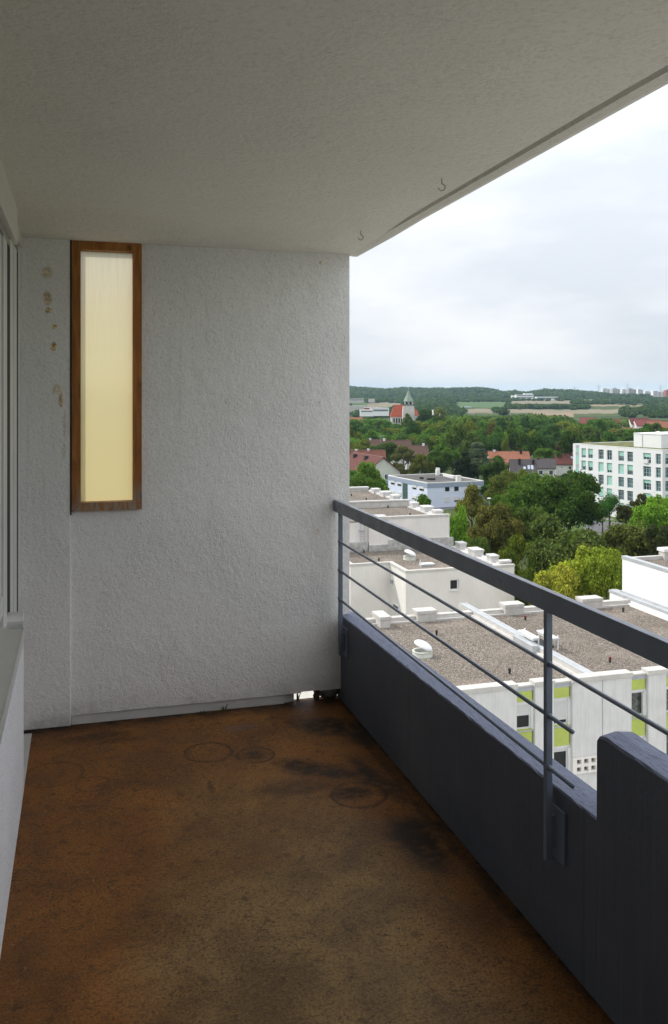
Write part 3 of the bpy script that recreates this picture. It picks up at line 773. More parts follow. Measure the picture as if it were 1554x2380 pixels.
def dome(x, y, e, label, s=1.0):
    t = thing('roof_dome', (x, y, Z(e)), label, 'skylight', 'open round skylights')
    b = MB(); b.lathe([(.66*s, 0), (.62*s, .26*s), (.66*s, .28*s), (.66*s, .33*s), (.52*s, .33*s), (.50*s, .1*s)], (x, y, Z(e)), 28); c = b.build('curb', M_curb, t, smooth=False)
    b = MB(); b.lathe([(.0, .1*s), (.5*s, .1*s)], (x, y, Z(e)), 28); b.build('opening', M_shut, t)
    b = MB(); prof = [(.64*s*math.cos(a), .30*s*math.sin(a)) for a in [i*PI/16 for i in range(9)]]; prof = [(.64*s, -.04)]+prof
    # hinge on the right-hand far side, tilted open towards the left
    hd = Vector((cA, -sA, 0)); M = Matrix.Rotation(-R(24), 3, Vector((sA, cA, 0)).normalized()*-1)
    hinge = hd*.64*s; c0 = Vector((x, y, Z(e)+.36*s))+hinge-(M @ hinge)
    b.lathe(prof, c0, 28, M=M); o = b.build('lid', M_dome, t, smooth=True)
    so_ = o.modifiers.new('solid', 'SOLIDIFY'); so_.thickness = .02
dome(21.25, 53.2, -17.1, 'white open dome skylight on the gravel roof nearest the balcony')

# ------------------------------------------------------------------ D: bright side wall at the right
Dd = thing('flat_roofed_block', (51, 52, GZ), 'taller white block with blank sunlit side wall at the right edge', 'building')
b = MB(); b.box(43.0, 66, 40, 63.35, GZ, Z(-14.1)); b.box(43.0, 43.3, 40, 63.35, Z(-14.1), Z(-13.82)); b.build('wall', M_white, Dd)
b = MB(); b.box(42.95, 43.45, 40, 63.4, Z(-13.82), Z(-13.58)); b.build('coping', M_copeg, Dd)
b = MB(); b.box(43.3, 66, 40, 63.0, Z(-14.1), Z(-14.02)); b.build('gravel_roof', M_gravel, Dd)
b = MB(); b.box(43.45, 66, 63.0, 63.4, Z(-14.1), Z(-13.72)); b.build('parapet', M_cope, Dd)
b = MB(); b.box(42.3, 42.999, 40, 64.1, GZ, Z(-16.72)); l = b.build('side_ledge', M_white, Dd)
b = MB(); b.box(42.25, 42.999, 40, 64.15, Z(-16.72), Z(-16.50)); b.box(42.72, 42.998, 40, 63.3, Z(-16.499), Z(-16.40)); b.build('coping', M_copeg, l)
for y in (62.7,):
    b = MB(); b.box(46.6, 48.3, y, 63.5, Z(-14.05), Z(-13.35)); bl = b.build('roof_block', M_cope, Dd)
    b = MB(); b.box(46.5, 48.4, y-.08, 63.6, Z(-13.35), Z(-13.1)); b.build('cap', M_frame, bl)
b = MB(); b.box(42.0, 42.249, 45.9, 61.2, Z(-17.1), Z(-16.95)); b.build('flashing', M_white, A)

# ------------------------------------------------------------------ B: cream block behind
B_ = thing('flat_roofed_block', (32, 83, GZ), 'cream block with one small window and an open skylight on its gravel roof', 'building')
poly = [(14, 84.2), (24.9, 84.2), (24.9, 80.85), (28.9, 80.85), (28.9, 76.45), (40.0, 76.45), (40.0, 89.35), (14, 89.35)]
frB = (Vector((0, 76.45, 0)), Vector((1, 0, 0)), Vector((0, -1, 0)))
wins = [(33.35, 34.25, Z(-18.70), Z(-17.72)), (33.35, 34.25, Z(-21.6), Z(-20.62))]
b = MB(); b.prism(poly, GZ, Z(-17.2)); 
bb = MB(); n_ = 0
for i, f in enumerate(b.f):      # keep every face but the front one, which gets real openings
    vs = [b.v[k] for k in f]
    if all(abs(p[1]-76.45) < .01 for p in vs): continue
    bb.poly(vs)
holes_wall(bb, frB, 28.9, 40.0, GZ, Z(-17.2), wins, .22)
bb.prism([(28.9,76.45),(40,76.45),(40,76.75),(29.2,76.75),(29.2,81.15),(25.2,81.15),(25.2,84.5),(14,84.5),(14,84.2),(24.9,84.2),(24.9,80.85),(28.9,80.85)], Z(-17.2), Z(-16.82))
bb.build('wall', M_cream, B_)
b = MB(); P2 = [(29.0, 76.6), (39.6, 76.6), (39.6, 89.3), (14, 89.3), (14, 84.35), (25.05, 84.35), (25.05, 81.0), (29.0, 81.0)]
b.prism(P2, Z(-17.2), Z(-17.1)); b.build('gravel_roof', M_gravel, B_)
b = MB(); 
for q in ((28.85, 40.05, 76.40, 76.85), (28.85, 29.28, 76.851, 81.2), (24.85, 28.849, 80.80, 81.2), (24.85, 25.28, 81.201, 84.55), (14, 24.849, 84.15, 84.55)): b.box(*q, Z(-16.82), Z(-16.6))
b.build('coping', M_cope, B_, bevel=.01)
b = MB(); b.box(39.45, 39.85, 76.86, 89.3, Z(-17.1), Z(-16.86)); b.box(38.95, 39.449, 76.9, 89.3, Z(-17.1), Z(-16.98)); b.build('parapet', M_block, B_)
for y0, y1, w in ((87.2, 88.3, .75), (83.0, 84.6, 1.0), (79.6, 80.7, .75), (77.0, 77.5, 1.0)):
    b = MB(); b.box(39.9-w, 39.92, y0, y1, Z(-17.1), Z(-16.50)); bl = b.build('roof_block', M_block, B_)
    b = MB(); b.box(39.82-w, 39.98, y0-.06, y1+.06, Z(-16.50), Z(-16.30)); b.build('cap', M_block, bl, bevel=.01)
for i, (x0, x1, a0, a1) in enumerate(wins):
    b = MB(); y = 76.60
    b.box(x0, x0+.07, y, y+.07, a0, a1); b.box(x1-.14, x1, y, y+.07, a0, a1); b.box(x0+.07, x1-.14, y, y+.07, a0, a0+.1); b.box(x0+.07, x1-.14, y, y+.07, a1-.07, a1)
    b.box(x0-.06, x1+.06, 76.36, 76.6, a0-.07, a0-.001)
    w = b.build('window', M_frame, B_)
    b = MB(); b.box(x0+.07, x1-.14, y+.04, y+.06, a0+.1, a1-.07); b.build('pane', M_glass, w)
# small window and lamp on the sunlit return wall
b = MB(); b.box(28.84, 28.9, 78.3, 79.7, Z(-21.0), Z(-20.3)); w = b.build('window', M_frame, B_)
b = MB(); b.box(28.82, 28.839, 78.4, 79.6, Z(-20.9), Z(-20.4)); b.build('pane', M_glass, w)
b = MB(); b.box(28.65, 28.9, 79.9, 80.3, Z(-18.25), Z(-18.15)); b.box(28.7, 28.85, 79.95, 80.2, Z(-18.5), Z(-18.26)); b.build('wall_lamp', M_greyfr, B_)
p = pe(*z3(622, 740), -17.0); dome(p.x, p.y, -17.1, 'white open dome skylight on the farther gravel roof behind the handrail')
p = pe(*z3(785, 800), -17.0)
ht = thing('roof_hatch', (p.x, p.y, Z(-17.1)), 'small white roof hatch beside the front coping of the cream block', 'hatch')
b = MB(); b.box(p.x-.7, p.x+.6, p.y-.4, p.y+.4, Z(-17.1), Z(-16.93)); b.build('curb', M_duct, ht)
b = MB(); b.box(p.x-.62, p.x+.68, p.y-.42, p.y+.42, Z(-16.92), Z(-16.85)); b.build('lid', M_frame, ht)
b = MB(); b.box(p.x-.85, p.x-.78, p.y-.4, p.y-.3, Z(-17.1), Z(-16.4)); b.build('post', M_frame, ht)
p = pe(*z3(190, 690), -17.1); vent(p.x, p.y, -17.1, 0, 'black vent pipe at the left of the cream block roof, by the ladder wall')
p = pe(*z3(332, 768), -17.1); vent(p.x, p.y, -17.1, 0, 'black vent pipe just behind the front coping of the cream block')

# ------------------------------------------------------------------ C: one storey higher
C_ = thing('flat_roofed_block', (29, 95, GZ), 'higher cream block with a wall ladder, behind the one with the skylight', 'building')
b = MB(); b.box(14, 29.6, 89.75, 100.2, GZ, Z(-14.1)); b.box(29.601, 31.75, 89.36, 100.19, GZ, Z(-14.1)); b.box(31.751, 38.9, 89.40, 100.18, GZ, Z(-14.1))
b.box(31.751, 38.9, 89.4, 89.8, Z(-14.1), Z(-13.72)); b.build('wall', M_cream, C_)
b = MB(); b.box(31.7, 38.95, 89.34, 89.85, Z(-13.72), Z(-13.48)); b.build('coping', M_cope, C_)
b = MB(); b.box(14, 29.6, 89.68, 90.2, Z(-13.75), Z(-13.5)); b.build('coping', M_cope, C_)
b = MB(); b.box(29.5, 31.699, 89.30, 90.2, Z(-13.9), Z(-13.45)); b.build('coping', M_cope, C_)
b = MB(); b.box(14, 38.6, 90.2, 100.1, Z(-14.1), Z(-14.0)); b.build('gravel_roof', M_gravel, C_)
b = MB(); b.box(14, 29.5, 89.36, 89.749, Z(-17.1), Z(-16.1)); b.box(29.55, 31.8, 89.1, 89.359, Z(-17.1), Z(-16.45)); b.box(31.85, 39.3, 89.2, 89.399, Z(-17.1), Z(-16.0)); b.build('base_flashing', simple('stained_flashing', (.50, .49, .46), .7, .25, 2.2), C_)
b = MB(); b.box(38.3, 38.75, 89.86, 100.1, Z(-14.0), Z(-13.78)); b.box(37.9, 38.299, 89.9, 100.1, Z(-14), Z(-13.9)); b.build('parapet', M_block, C_)
for y0, y1, w in ((98.3, 99.3, .8), (94.4, 95.9, 1.1), (91.2, 92.3, .9)):
    b = MB(); b.box(38.0, 38.0+w, y0, y1, Z(-14.0), Z(-13.5)); bl = b.build('roof_block', M_block, C_)
    b = MB(); b.box(37.95, 38.05+w, y0-.06, y1+.06, Z(-13.5), Z(-13.28)); b.build('cap', M_block, bl)
b = MB()
lx = 28.65
for x in (lx, lx+.5): b.tube((x, 89.45, Z(-16.6)), (x, 89.45, Z(-12.9)), .03, n=6)
for k in range(11): b.tube((lx, 89.45, Z(-16.4)+.3*k), (lx+.5, 89.45, Z(-16.4)+.3*k), .02, n=6)
for zz in (-16.3, -14.9): b.box(lx-.1, lx+.6, 89.42, 89.7, Z(zz), Z(zz)+.07)
b.path([(lx, 89.45, Z(-12.9)), (lx, 90.0, Z(-12.85)), (lx, 90.3, Z(-13.6))], .03, 6); b.path([(lx+.5, 89.45, Z(-12.9)), (lx+.5, 90.0, Z(-12.85)), (lx+.5, 90.3, Z(-13.6))], .03, 6)
b.build('ladder', M_greyfr, C_)
b = MB(); b.box(30.2, 32.0, 90.3, 91.6, Z(-13.9), Z(-13.75)); b.box(30.3, 31.9, 90.5, 91.4, Z(-13.55), Z(-13.48)); b.box(31.8, 31.9, 90.6, 90.7, Z(-14), Z(-13.5)); b.build('walkway_plate', M_duct, C_)
for q, lb in (((418, 262), 'black vent pipe in the middle of the second gravel roof from the back'), ((627, 335), 'black vent stub at the front coping above the handrail'),):
    p = pe(*z3(*q), -14.0); vent(p.x, max(p.y, 90.1), -14.05, 0, lb)

# ------------------------------------------------------------------ E: farthest gravel roof of the row
E_ = thing('flat_roofed_block', (28, 107, GZ), 'farthest flat gravel roof of the row, just above the handrail end', 'building')
b = MB(); b.box(14, 38.4, 100.4, 114.5, GZ, Z(-13.7)); b.box(14, 38.4, 100.35, 100.7, Z(-14.0), Z(-13.3)); b.box(14, 37.6, 113.9, 114.5, Z(-13.7), Z(-13.2)); b.build('wall', M_cope, E_)
b = MB(); b.box(14, 38.5, 100.25, 100.75, Z(-13.3), Z(-13.14)); b.build('coping', M_block, E_)
b = MB(); b.box(14, 37.7, 113.8, 114.6, Z(-13.2), Z(-13.0)); b.build('coping', M_block, E_)
b = MB(); b.box(14, 37.9, 100.76, 113.8, Z(-13.7), Z(-13.6)); b.build('gravel_roof', M_gravel, E_)
b = MB(); b.box(37.5, 37.9, 100.76, 113.8, Z(-13.6), Z(-13.4)); b.build('parapet', M_block, E_)
for y0, y1, w in ((110.6, 111.8, .9), (106.8, 108.3, 1.1), (103.0, 104.3, .9)):
    b = MB(); b.box(37.3, 37.3+w, y0, y1, Z(-13.6), Z(-13.15)); bl = b.build('roof_block', M_block, E_)
    b = MB(); b.box(37.25, 37.35+w, y0-.06, y1+.06, Z(-13.15), Z(-12.93)); b.build('cap', M_block, bl)
p = pe(*z3(72, 150), -13.6); vent(p.x, p.y, -13.65, 0, 'black vent pipe on the farthest flat gravel roof')
p = pe(*z3(212, 190), -13.6); vent(p.x, max(p.y, 101.2), -13.65, 0, 'black vent stub behind the front coping of the farthest flat roof')
# floodlight on the concrete panel
fl = thing('floodlight', (19.9, 45.0, Z(-18.4)), 'small dark floodlight on the pale panel beside the lime green bay', 'floodlight')
x, y, zz = 20.95, 45.14, Z(-18.45)
b = MB(); b.box(x-.12, x+.16, y-.16, y, zz, zz+.18); b.build('housing', M_vent, fl)
b = MB(); b.tube((x+.1, y-.08, zz), (x+.45, y-.12, zz-.32), .06, n=8); b.build('lamp_head', M_vent, fl)

# ------------------------------------------------------------------ foliage
def leaf_mat():
    m = NT('leaves'); oi = m.n('ShaderNodeObjectInfo'); geo = m.n('ShaderNodeNewGeometry')
    rnd = geo.outputs['Random Per Island']
    v = m.coord(world=True)
    c = m.mix(m.ramp(rnd, [(0, .0), (1, 1)]), (.55, .6, .5), (2.25, 2.2, 1.6))
    c = m.mix(1.0, oi.outputs['Color'], c, 'MULTIPLY')
    k = m.ramp(m.noise(v, .45, 4, .6), [(.52, 0), (.7, .55)])
    c = m.mix(k, c, m.mix(1.0, c, (1.45, 1.25, .8), 'MULTIPLY'))
    m.col(c); m.set(.75, 0, .12)
    tr = m.n('ShaderNodeBsdfTranslucent', {0: m.mix(1.0, c, (1.3, 1.5, .7), 'MULTIPLY')})
    ms = m.n('ShaderNodeMixShader', {0: .38, 1: m.b.outputs[0], 2: tr.outputs[0]}); m.l(ms.outputs[0], m.out.inputs[0])
    return m.mat
M_leaf = leaf_mat()
M_bark = simple('bark', (.075, .06, .045), .95, .25, 4)
def np_mesh(name, V, Fq, mats, Ft=None):
    me = bpy.data.meshes.new(name); nt = 0 if Ft is None else len(Ft)
    me.vertices.add(len(V)); me.vertices.foreach_set('co', V.astype(np.float32).ravel())
    loops = Fq.ravel() if Ft is None else np.concatenate([Fq.ravel(), Ft.ravel()])
    me.loops.add(len(loops)); me.loops.foreach_set('vertex_index', loops.astype(np.int32))
    st_ = np.concatenate([np.arange(len(Fq))*4, len(Fq)*4+np.arange(nt)*3]); tot = np.concatenate([np.full(len(Fq), 4), np.full(nt, 3)])
    me.polygons.add(len(st_)); me.polygons.foreach_set('loop_start', st_.astype(np.int32)); me.polygons.foreach_set('loop_total', tot.astype(np.int32))
    for m in mats: me.materials.append(m)
    me.update(calc_edges=True); me.validate(); return me
def ico(sub=1):
    import bmesh
    bm = bmesh.new(); bmesh.ops.create_icosphere(bm, subdivisions=sub, radius=1)
    v = np.array([p.co[:] for p in bm.verts]); f = np.array([[q.index for q in p.verts] for p in bm.faces]); bm.free(); return v, f
ICO1, ICO2 = ico(1), ico(2)
def leaves_from(pts, nrm, size, rng, flat=.66):
    n = len(pts); rd = rng.normal(size=(n, 3)); nn = nrm*flat+rd*(1-flat)*.9; nn /= np.linalg.norm(nn, axis=1)[:, None]
    a = np.cross(nn, rng.normal(size=(n, 3))); a /= np.linalg.norm(a, axis=1)[:, None]; c = np.cross(nn, a)
    s = size*rng.uniform(.6, 1.3, (n, 1)); a *= s; c *= s*rng.uniform(.5, .9, (n, 1))
    V = np.stack([pts-a, pts-c*.9, pts+a, pts+c*1.1], 1).reshape(-1, 3)
    return V, np.arange(4*n).reshape(n, 4)
def crown_mesh(name, seed, kind, nleaf, leaf):
    rng = np.random.default_rng(seed); lobes = []
    if kind == 'round':
        big = []
        for i in range(11):          # main boughs, each carrying its own smaller clumps
            u = rng.uniform(-.7, 1); ph = i*2.4+rng.uniform(-.4, .4); q = math.sqrt(max(0, 1-u*u)); rr = rng.uniform(.62, .95)
            big.append((q*math.cos(ph)*.34*rr, q*math.sin(ph)*.34*rr, .56+u*.30*rr, rng.uniform(.11, .15)))
        lobes += big; lobes.append((0, 0, .55, .26))
        for (x, y, z, r) in big:
            for k in range(9):
                d_ = rng.normal(size=3); d_ /= np.linalg.norm(d_); d_[2] = abs(d_[2])*.9-.15
                if d_[0]*x+d_[1]*y+d_[2]*(z-.5) < -.05: continue
                lobes.append((x+d_[0]*r*.95, y+d_[1]*r*.95, z+d_[2]*r*.85, rng.uniform(.035, .068)))
    elif kind == 'tall':
        for i in range(26):
            t = rng.uniform(0, 1); ph = rng.uniform(0, 2*PI); r = .34*math.sin(PI*(.15+.8*t))**.7*rng.uniform(.5, 1)
            lobes.append((r*math.cos(ph), r*math.sin(ph), .22+.70*t, rng.uniform(.08, .14)))
        lobes.append((0, 0, .45, .2)); lobes.append((0, 0, .65, .18))
    elif kind == 'loose':
        for i in range(30):
            t = rng.uniform(0, 1); ph = rng.uniform(0, 2*PI); r = .44*math.sin(PI*(.2+.75*t))*rng.uniform(.35, 1)
            lobes.append((r*math.cos(ph), r*math.sin(ph), .28+.66*t, rng.uniform(.06, .11)))
    elif kind == 'yew':
        for i in range(34):
            t = rng.uniform(0, 1); ph = rng.uniform(0, 2*PI); r = .42*(1-t*.75)*rng.uniform(.4, 1)
            lobes.append((r*math.cos(ph), r*math.sin(ph), .12+.80*t, rng.uniform(.06, .11)))
        lobes.append((0, 0, .4, .24))
    elif kind == 'cedar':
        for i in range(9):
            z = .25+.08*i; r = .46*(1-((z-.25)/.75)**1.4)
            for k in range(7):
                ph = k*2*PI/7+i*.7+rng.uniform(-.3, .3); rr = r*rng.uniform(.5, .95); lobes.append((rr*math.cos(ph), rr*math.sin(ph), z+rng.uniform(-.03, .03)-rr*.08, -rng.uniform(.09, .14)))
    elif kind == 'globe':
        lobes.append((0, 0, .68, .34))
        for i in range(10):
            ph = rng.uniform(0, 2*PI); lobes.append((.26*math.cos(ph), .26*math.sin(ph), .66+rng.uniform(-.1, .12), .16))
    Lb = np.array(lobes); rad = np.abs(Lb[:, 3]); flat = np.where(Lb[:, 3] < 0, .28, .85)
    w = rad**2; w /= w.sum(); n = nleaf
    idx = rng.choice(len(Lb), n*3, p=w); dr = rng.normal(size=(n*3, 3)); dr[:, 2] += .25; dr /= np.linalg.norm(dr, axis=1)[:, None]
    k = .84+rng.exponential(.13, (n*3, 1)); off = dr*k*rad[idx][:, None]; off[:, 2] *= flat[idx]
    P = Lb[idx, :3]+off
    ok = np.ones(len(P), bool)
    for (x, y, z, r), fl in zip(Lb, flat):
        q = (P-np.array([x, y, z])); q[:, 2] /= fl; ok &= (q**2).sum(1) > (.74*abs(r))**2
    P, dr = P[ok][:n], dr[ok][:n]
    V, Fq = leaves_from(P, dr, leaf, rng)
    iv, it = ICO1; Vs, Ts = [V], []; c = len(V)
    for (x, y, z, r), fl in zip(Lb, flat):
        if kind == 'loose': r = r*.75
        q = iv*abs(r)*.72*rng.uniform(.85, 1.1, (len(iv), 1)); q[:, 2] *= fl; Vs.append(q+np.array([x, y, z])); Ts.append(it+c); c += len(iv)
    return np_mesh(name, np.concatenate(Vs), Fq, [M_leaf], np.concatenate(Ts))
def trunk_mesh(name, seed, kind):
    rg = random.Random(seed); b = MB(); h = .45 if kind != 'globe' else .5; r = .026 if kind != 'globe' else .04
    p = Vector((0, 0, -.01)); q = Vector((rg.uniform(-.01, .01), rg.uniform(-.01, .01), h*.6)); b.tube(p, q, r*1.15, r*.8, 8)
    t = Vector((q.x+rg.uniform(-.02, .02), q.y, .8)); b.tube(q-Vector((0, 0, .01)), t, r*.8, r*.25, 7)
    for i in range(7):
        a = i*2.4+rg.uniform(-.3, .3); z = h*.5+i*.055; s = Vector((0, 0, z)); L_ = .30*rg.uniform(.7, 1.1)
        m1 = s+Vector((math.cos(a)*L_*.5, math.sin(a)*L_*.5, L_*.35)); m2 = s+Vector((math.cos(a)*L_, math.sin(a)*L_, L_*.85))
        b.tube(s, m1, r*.42, r*.28, 6); b.tube(m1, m2, r*.28, r*.1, 5)
    me = bpy.data.meshes.new(name); me.from_pydata(b.v, [], b.f); me.materials.append(M_bark)
    me.polygons.foreach_set('use_smooth', [True]*len(b.f)); return me
CR, TK = {}, {}
for kind, seeds in (('round', 4), ('tall', 2), ('loose', 2), ('yew', 1), ('cedar', 1), ('globe', 1)):
    for s in range(seeds):
        CR[(kind, 'n', s)] = crown_mesh('crown', 11+s*7+len(kind), kind, {'cedar': 9000, 'globe': 3000}.get(kind, 15000), .0150 if kind != 'yew' else .012)
        if kind in ('round', 'tall', 'loose'): CR[(kind, 'm', s)] = crown_mesh('crown', 51+s*7+len(kind), kind, 3600, .028)
        TK[(kind, s)] = trunk_mesh('trunk', s+len(kind), kind)
NS = {'round': 4, 'tall': 2, 'loose': 2, 'yew': 1, 'cedar': 1, 'globe': 1}
TREE_N = 0
def tree(x, y, z, h, w, kind, col, label, group=None, lod='n', name='broadleaf_tree'):
    global TREE_N; TREE_N += 1; rg = random.Random(TREE_N*13)
    if (kind, lod, 0) not in CR: lod = 'n'
    s = rg.randrange(NS[kind])
    t = bpy.data.objects.new(name, None); COL.objects.link(t); t.location = (x, y, z)
    t.rotation_euler = (0, 0, rg.uniform(0, 6.28)); t.scale = (w, w, h); tag(t, label, 'tree', group)
    for nm, me in (('crown', CR[(kind, lod, s)]), ('trunk', TK[(kind, s)])):
        o = bpy.data.objects.new(nm, me); COL.objects.link(o); o.parent = t; o.color = (*col, 1)
        if nm == 'crown' and kind in ('round', 'loose'):      # a tall tree keeps a rounded crown above a longer trunk
            s_ = min(1, 1.5*w/h); o.scale = (1, 1, s_); o.location = (0, 0, 1-s_)
    return t
DK, MD, OL, BR, YG, BG, GG, PU = (.036,.070,.012), (.058,.112,.018), (.095,.115,.020), (.105,.092,.026), (.22,.25,.03), (.115,.21,.028), (.066,.100,.028), (.09,.065,.045)
hero = [  # px, top y, half width px, distance, kind, colour, width factor, name, label
 (850,1078,52,172,'loose',(.085,.150,.030),'willow_tree','bright feathery green tree in front of the red-brown gabled house at the left'),
 (968,1140,46,140,'round',MD,'broadleaf_tree','leafy green tree in front of the left face of the pale blue flats'),
 (1098,1136,44,152,'loose',(.115,.115,.035),'broadleaf_tree','sparse yellowish tree just right of the pale blue flats'),
 (1240,1084,68,165,'round',(.058,.105,.020),'broadleaf_tree','broad dark green tree left part of the big pair before the white office building'),
 (1325,1074,78,158,'round',DK,'broadleaf_tree','tallest very dark green tree overlapping the left end of the white office building'),
 (1300,1180,92,108,'round',(.070,.095,.030),'broadleaf_tree','large grey-green tree below the very dark one, above the lime-yellow maple'),
 (1150,1160,62,126,'round',(.090,.088,.026),'broadleaf_tree','brownish olive tree to the right of the handrail, behind the stepped roofs'),
 (1062,1178,36,118,'tall',BG,'broadleaf_tree','narrow fresh green tree at the right end of the higher cream block'),
 (1192,1246,68,99,'yew',(.075,.098,.016),'yew_tree','dense fine-textured dark yew beyond the handrail between cream block and maple'),
 (1292,1296,60,82,'round',(.235,.235,.045),'maple_tree','left one of the lime-yellow maples behind the gravel roof'),
 (1350,1262,66,86,'round',(.19,.225,.035),'maple_tree','middle and tallest of the lime-yellow maples behind the gravel roof'),
 (1408,1262,52,84,'round',(.165,.21,.032),'maple_tree','right lime-yellow maple beside the bright white wall'),
 (1485,1192,88,112,'round',(.075,.088,.028),'broadleaf_tree','large dark olive tree above the bright white wall at the right'),
 (1528,1132,62,138,'round',BG,'broadleaf_tree','light green tree at the right edge in front of the office building'),
 (1418,1146,22,196,'globe',(.030,.085,.018),'globe_tree','clipped round-headed tree with a bare trunk beside the road'),
 (1456,1166,24,188,'round',(.050,.055,.018),'broadleaf_tree','small dark olive tree right of the round-headed one by the road'),
 (1402,1166,16,190,'globe',(.028,.075,.018),'globe_tree','small clipped tree touching the dark tree left of the road'),
 (1492,1150,24,180,'loose',(.060,.060,.026),'broadleaf_tree','small brownish tree before the ground floor of the office building'),
 (1172,1080,40,196,'round',(.085,.105,.024),'broadleaf_tree','yellow-green tree to the right behind the pale blue flats'),
 (1150,1060,34,266,'tall',DK,'broadleaf_tree','very dark narrow tree at the right back corner of the pale blue flats'),
 (1205,1084,30,215,'round',OL,'broadleaf_tree','olive tree below the grey tiled roofs'),
 (1105,1238,34,110,'round',GG,'broadleaf_tree','dark green bushy tree just above the handrail right of the cream block'),
 (1240,1160,50,128,'round',GG,'broadleaf_tree','grey-green tree between the brownish one and the big pair'),
 (1440,1228,30,118,'round',(.040,.050,.026),'broadleaf_tree','dark tree left of the large olive one beside the road'),
 (1185,1130,40,150,'round',(.060,.110,.020),'broadleaf_tree','mid green tree low at the left foot of the big dark pair'),
 (1120,1262,40,96,'yew',(.060,.085,.016),'shrub','dark bushy shrub right behind the stepped parapet of the cream block'),
 (1232,1290,46,92,'yew',(.055,.080,.018),'shrub','dark shrub between the yew and the lime-yellow maples'),
 (1358,1222,40,116,'round',(.060,.080,.024),'broadleaf_tree','dark green tree between the grey-green tree and the road'),
 (1430,1285,40,94,'round',(.060,.080,.022),'broadleaf_tree','dark tree in the gap left of the bright white wall'),
 (1540,1215,40,100,'round',(.035,.045,.022),'broadleaf_tree','very dark tree at the right edge above the white roof wall'),
 (838,1016,34,345,'round',OL,'broadleaf_tree','olive tree at the left above the red tiled roof'),
 (893,1020,36,322,'round',(.045,.075,.018),'broadleaf_tree','mid green tree between the red tiled roof and the brown roof'),
 (938,1040,36,290,'loose',(.085,.090,.035),'broadleaf_tree','loose brown-green tree with visible branches behind the pale blue flats'),
 (982,1058,28,262,'loose',(.085,.095,.024),'broadleaf_tree','yellowish-green tree above the back coping of the pale blue flats'),
 (1018,1042,38,278,'round',DK,'broadleaf_tree','large dark green tree behind the middle of the pale blue flats'),
 (1078,1050,44,258,'yew',(.016,.026,.012),'conifer_tree','blackish conifer behind the right half of the pale blue flats'),
 (1048,1004,40,372,'round',(.075,.125,.022),'broadleaf_tree','bright green round tree in the park above the dark conifer'),
 (1112,1026,32,300,'cedar',(.075,.100,.085),'cedar_tree','silvery blue-green cedar with layered branches'),
 (1272,1034,32,330,'round',(.070,.125,.022),'broadleaf_tree','bright green tree behind the grey roofs left of the office building'),
 (1312,1020,24,350,'loose',(.085,.062,.042),'broadleaf_tree','brown-purple leaved tree at the left end of the office building'),
 (992,942,24,600,'round',(.035,.065,.018),'broadleaf_tree','tall green tree immediately right of the church tower'),
 (945,962,16,585,'tall',GG,'broadleaf_tree','grey-green tree in front of the foot of the church tower'),
 (1022,948,18,600,'loose',(.110,.125,.040),'broadleaf_tree','pale yellowish tree between the tall church tree and the park'),
 (1083,958,18,590,'round',(.120,.190,.022),'broadleaf_tree','bright yellow-green tree standing out of the park edge'),
 (1176,1006,10,345,'tall',(.11,.15,.03),'broadleaf_tree','slim light green tree in the park above the orange roofs'),
]
HP = []
for px, ty, hw, d, kind, colr, nm, lb in hero:
    p = pd(px, d); e = hz(ty, d); w = 2*hw/F*d/.78; h = (e-GE)/.97
    tree(p.x, p.y, GZ, h, w, kind, colr, lb, None, 'n' if d < 420 else 'm', nm); HP.append((p.x, p.y, w))

# ------------------------------------------------------------------ the park wood
rng = random.Random(21)
HOUSE_ZONES = [  # px range, nothing nearer than d may rise above y
 (800, 895, 1012, 420, 446), (870, 925, 1020, 1040, 380), (900, 955, 1022, 1046, 340), (945, 995, 1034, 1052, 320), (800, 895, 1045, 1078, 305),
 (1125, 1252, 1048, 1072, 330), (1180, 1285, 1064, 1100, 300), (1235, 1345, 1058, 1080, 300), (1300, 1345, 1052, 1078, 300), (1325, 1600, 1010, 1160, 225)]
def parktop(px): return float(np.interp(px, [800, 880, 900, 985, 1060, 1150, 1250, 1300, 1350, 1450, 1554, 1620], [974, 972, 975, 968, 966, 968, 963, 966, 972, 975, 979, 979]))
def blocked(px, hwp, ty, d):
    for (a, c, y0, y1, dm) in [(z[0], z[1], z[2], z[3], z[4]) if len(z) == 5 else z for z in HOUSE_ZONES]:
        if a-hwp < px < c+hwp and d < dm and ty < y1: return True
    if 890-hwp < px < 975+hwp and d < 640 and ty < 971: return True
    if 1340 < px < 1390 and 560 < d < 720 and ty < 978: return True
    if 1430 < px < 1600 and 500 < d < 640 and ty < 990 and rng.random() < .75: return True
    return False
cols = [(DK, 'very dark green'), (MD, 'mid green'), (OL, 'olive green'), (BR, 'brownish olive'), (GG, 'grey-green'), ((.060,.125,.022), 'fresh green'), ((.034,.074,.017), 'deep green'), ((.125,.155,.030), 'yellowish green')]
wts = [3, 6, 3, .7, 2.5, 6, 5, 2]
ORD = ['first', 'second', 'third', 'fourth', 'fifth', 'sixth', 'seventh', 'eighth', 'ninth', 'tenth', 'eleventh', 'twelfth', 'thirteenth', 'fourteenth', 'fifteenth', 'sixteenth', 'seventeenth', 'eighteenth', 'nineteenth', 'twentieth', 'twenty-first', 'twenty-second', 'twenty-third', 'twenty-fourth', 'twenty-fifth', 'twenty-sixth', 'twenty-seventh', 'twenty-eighth', 'twenty-ninth', 'thirtieth']
rows = []; d = 232.0
while d < 600: rows.append(d); d += 17+d*.022
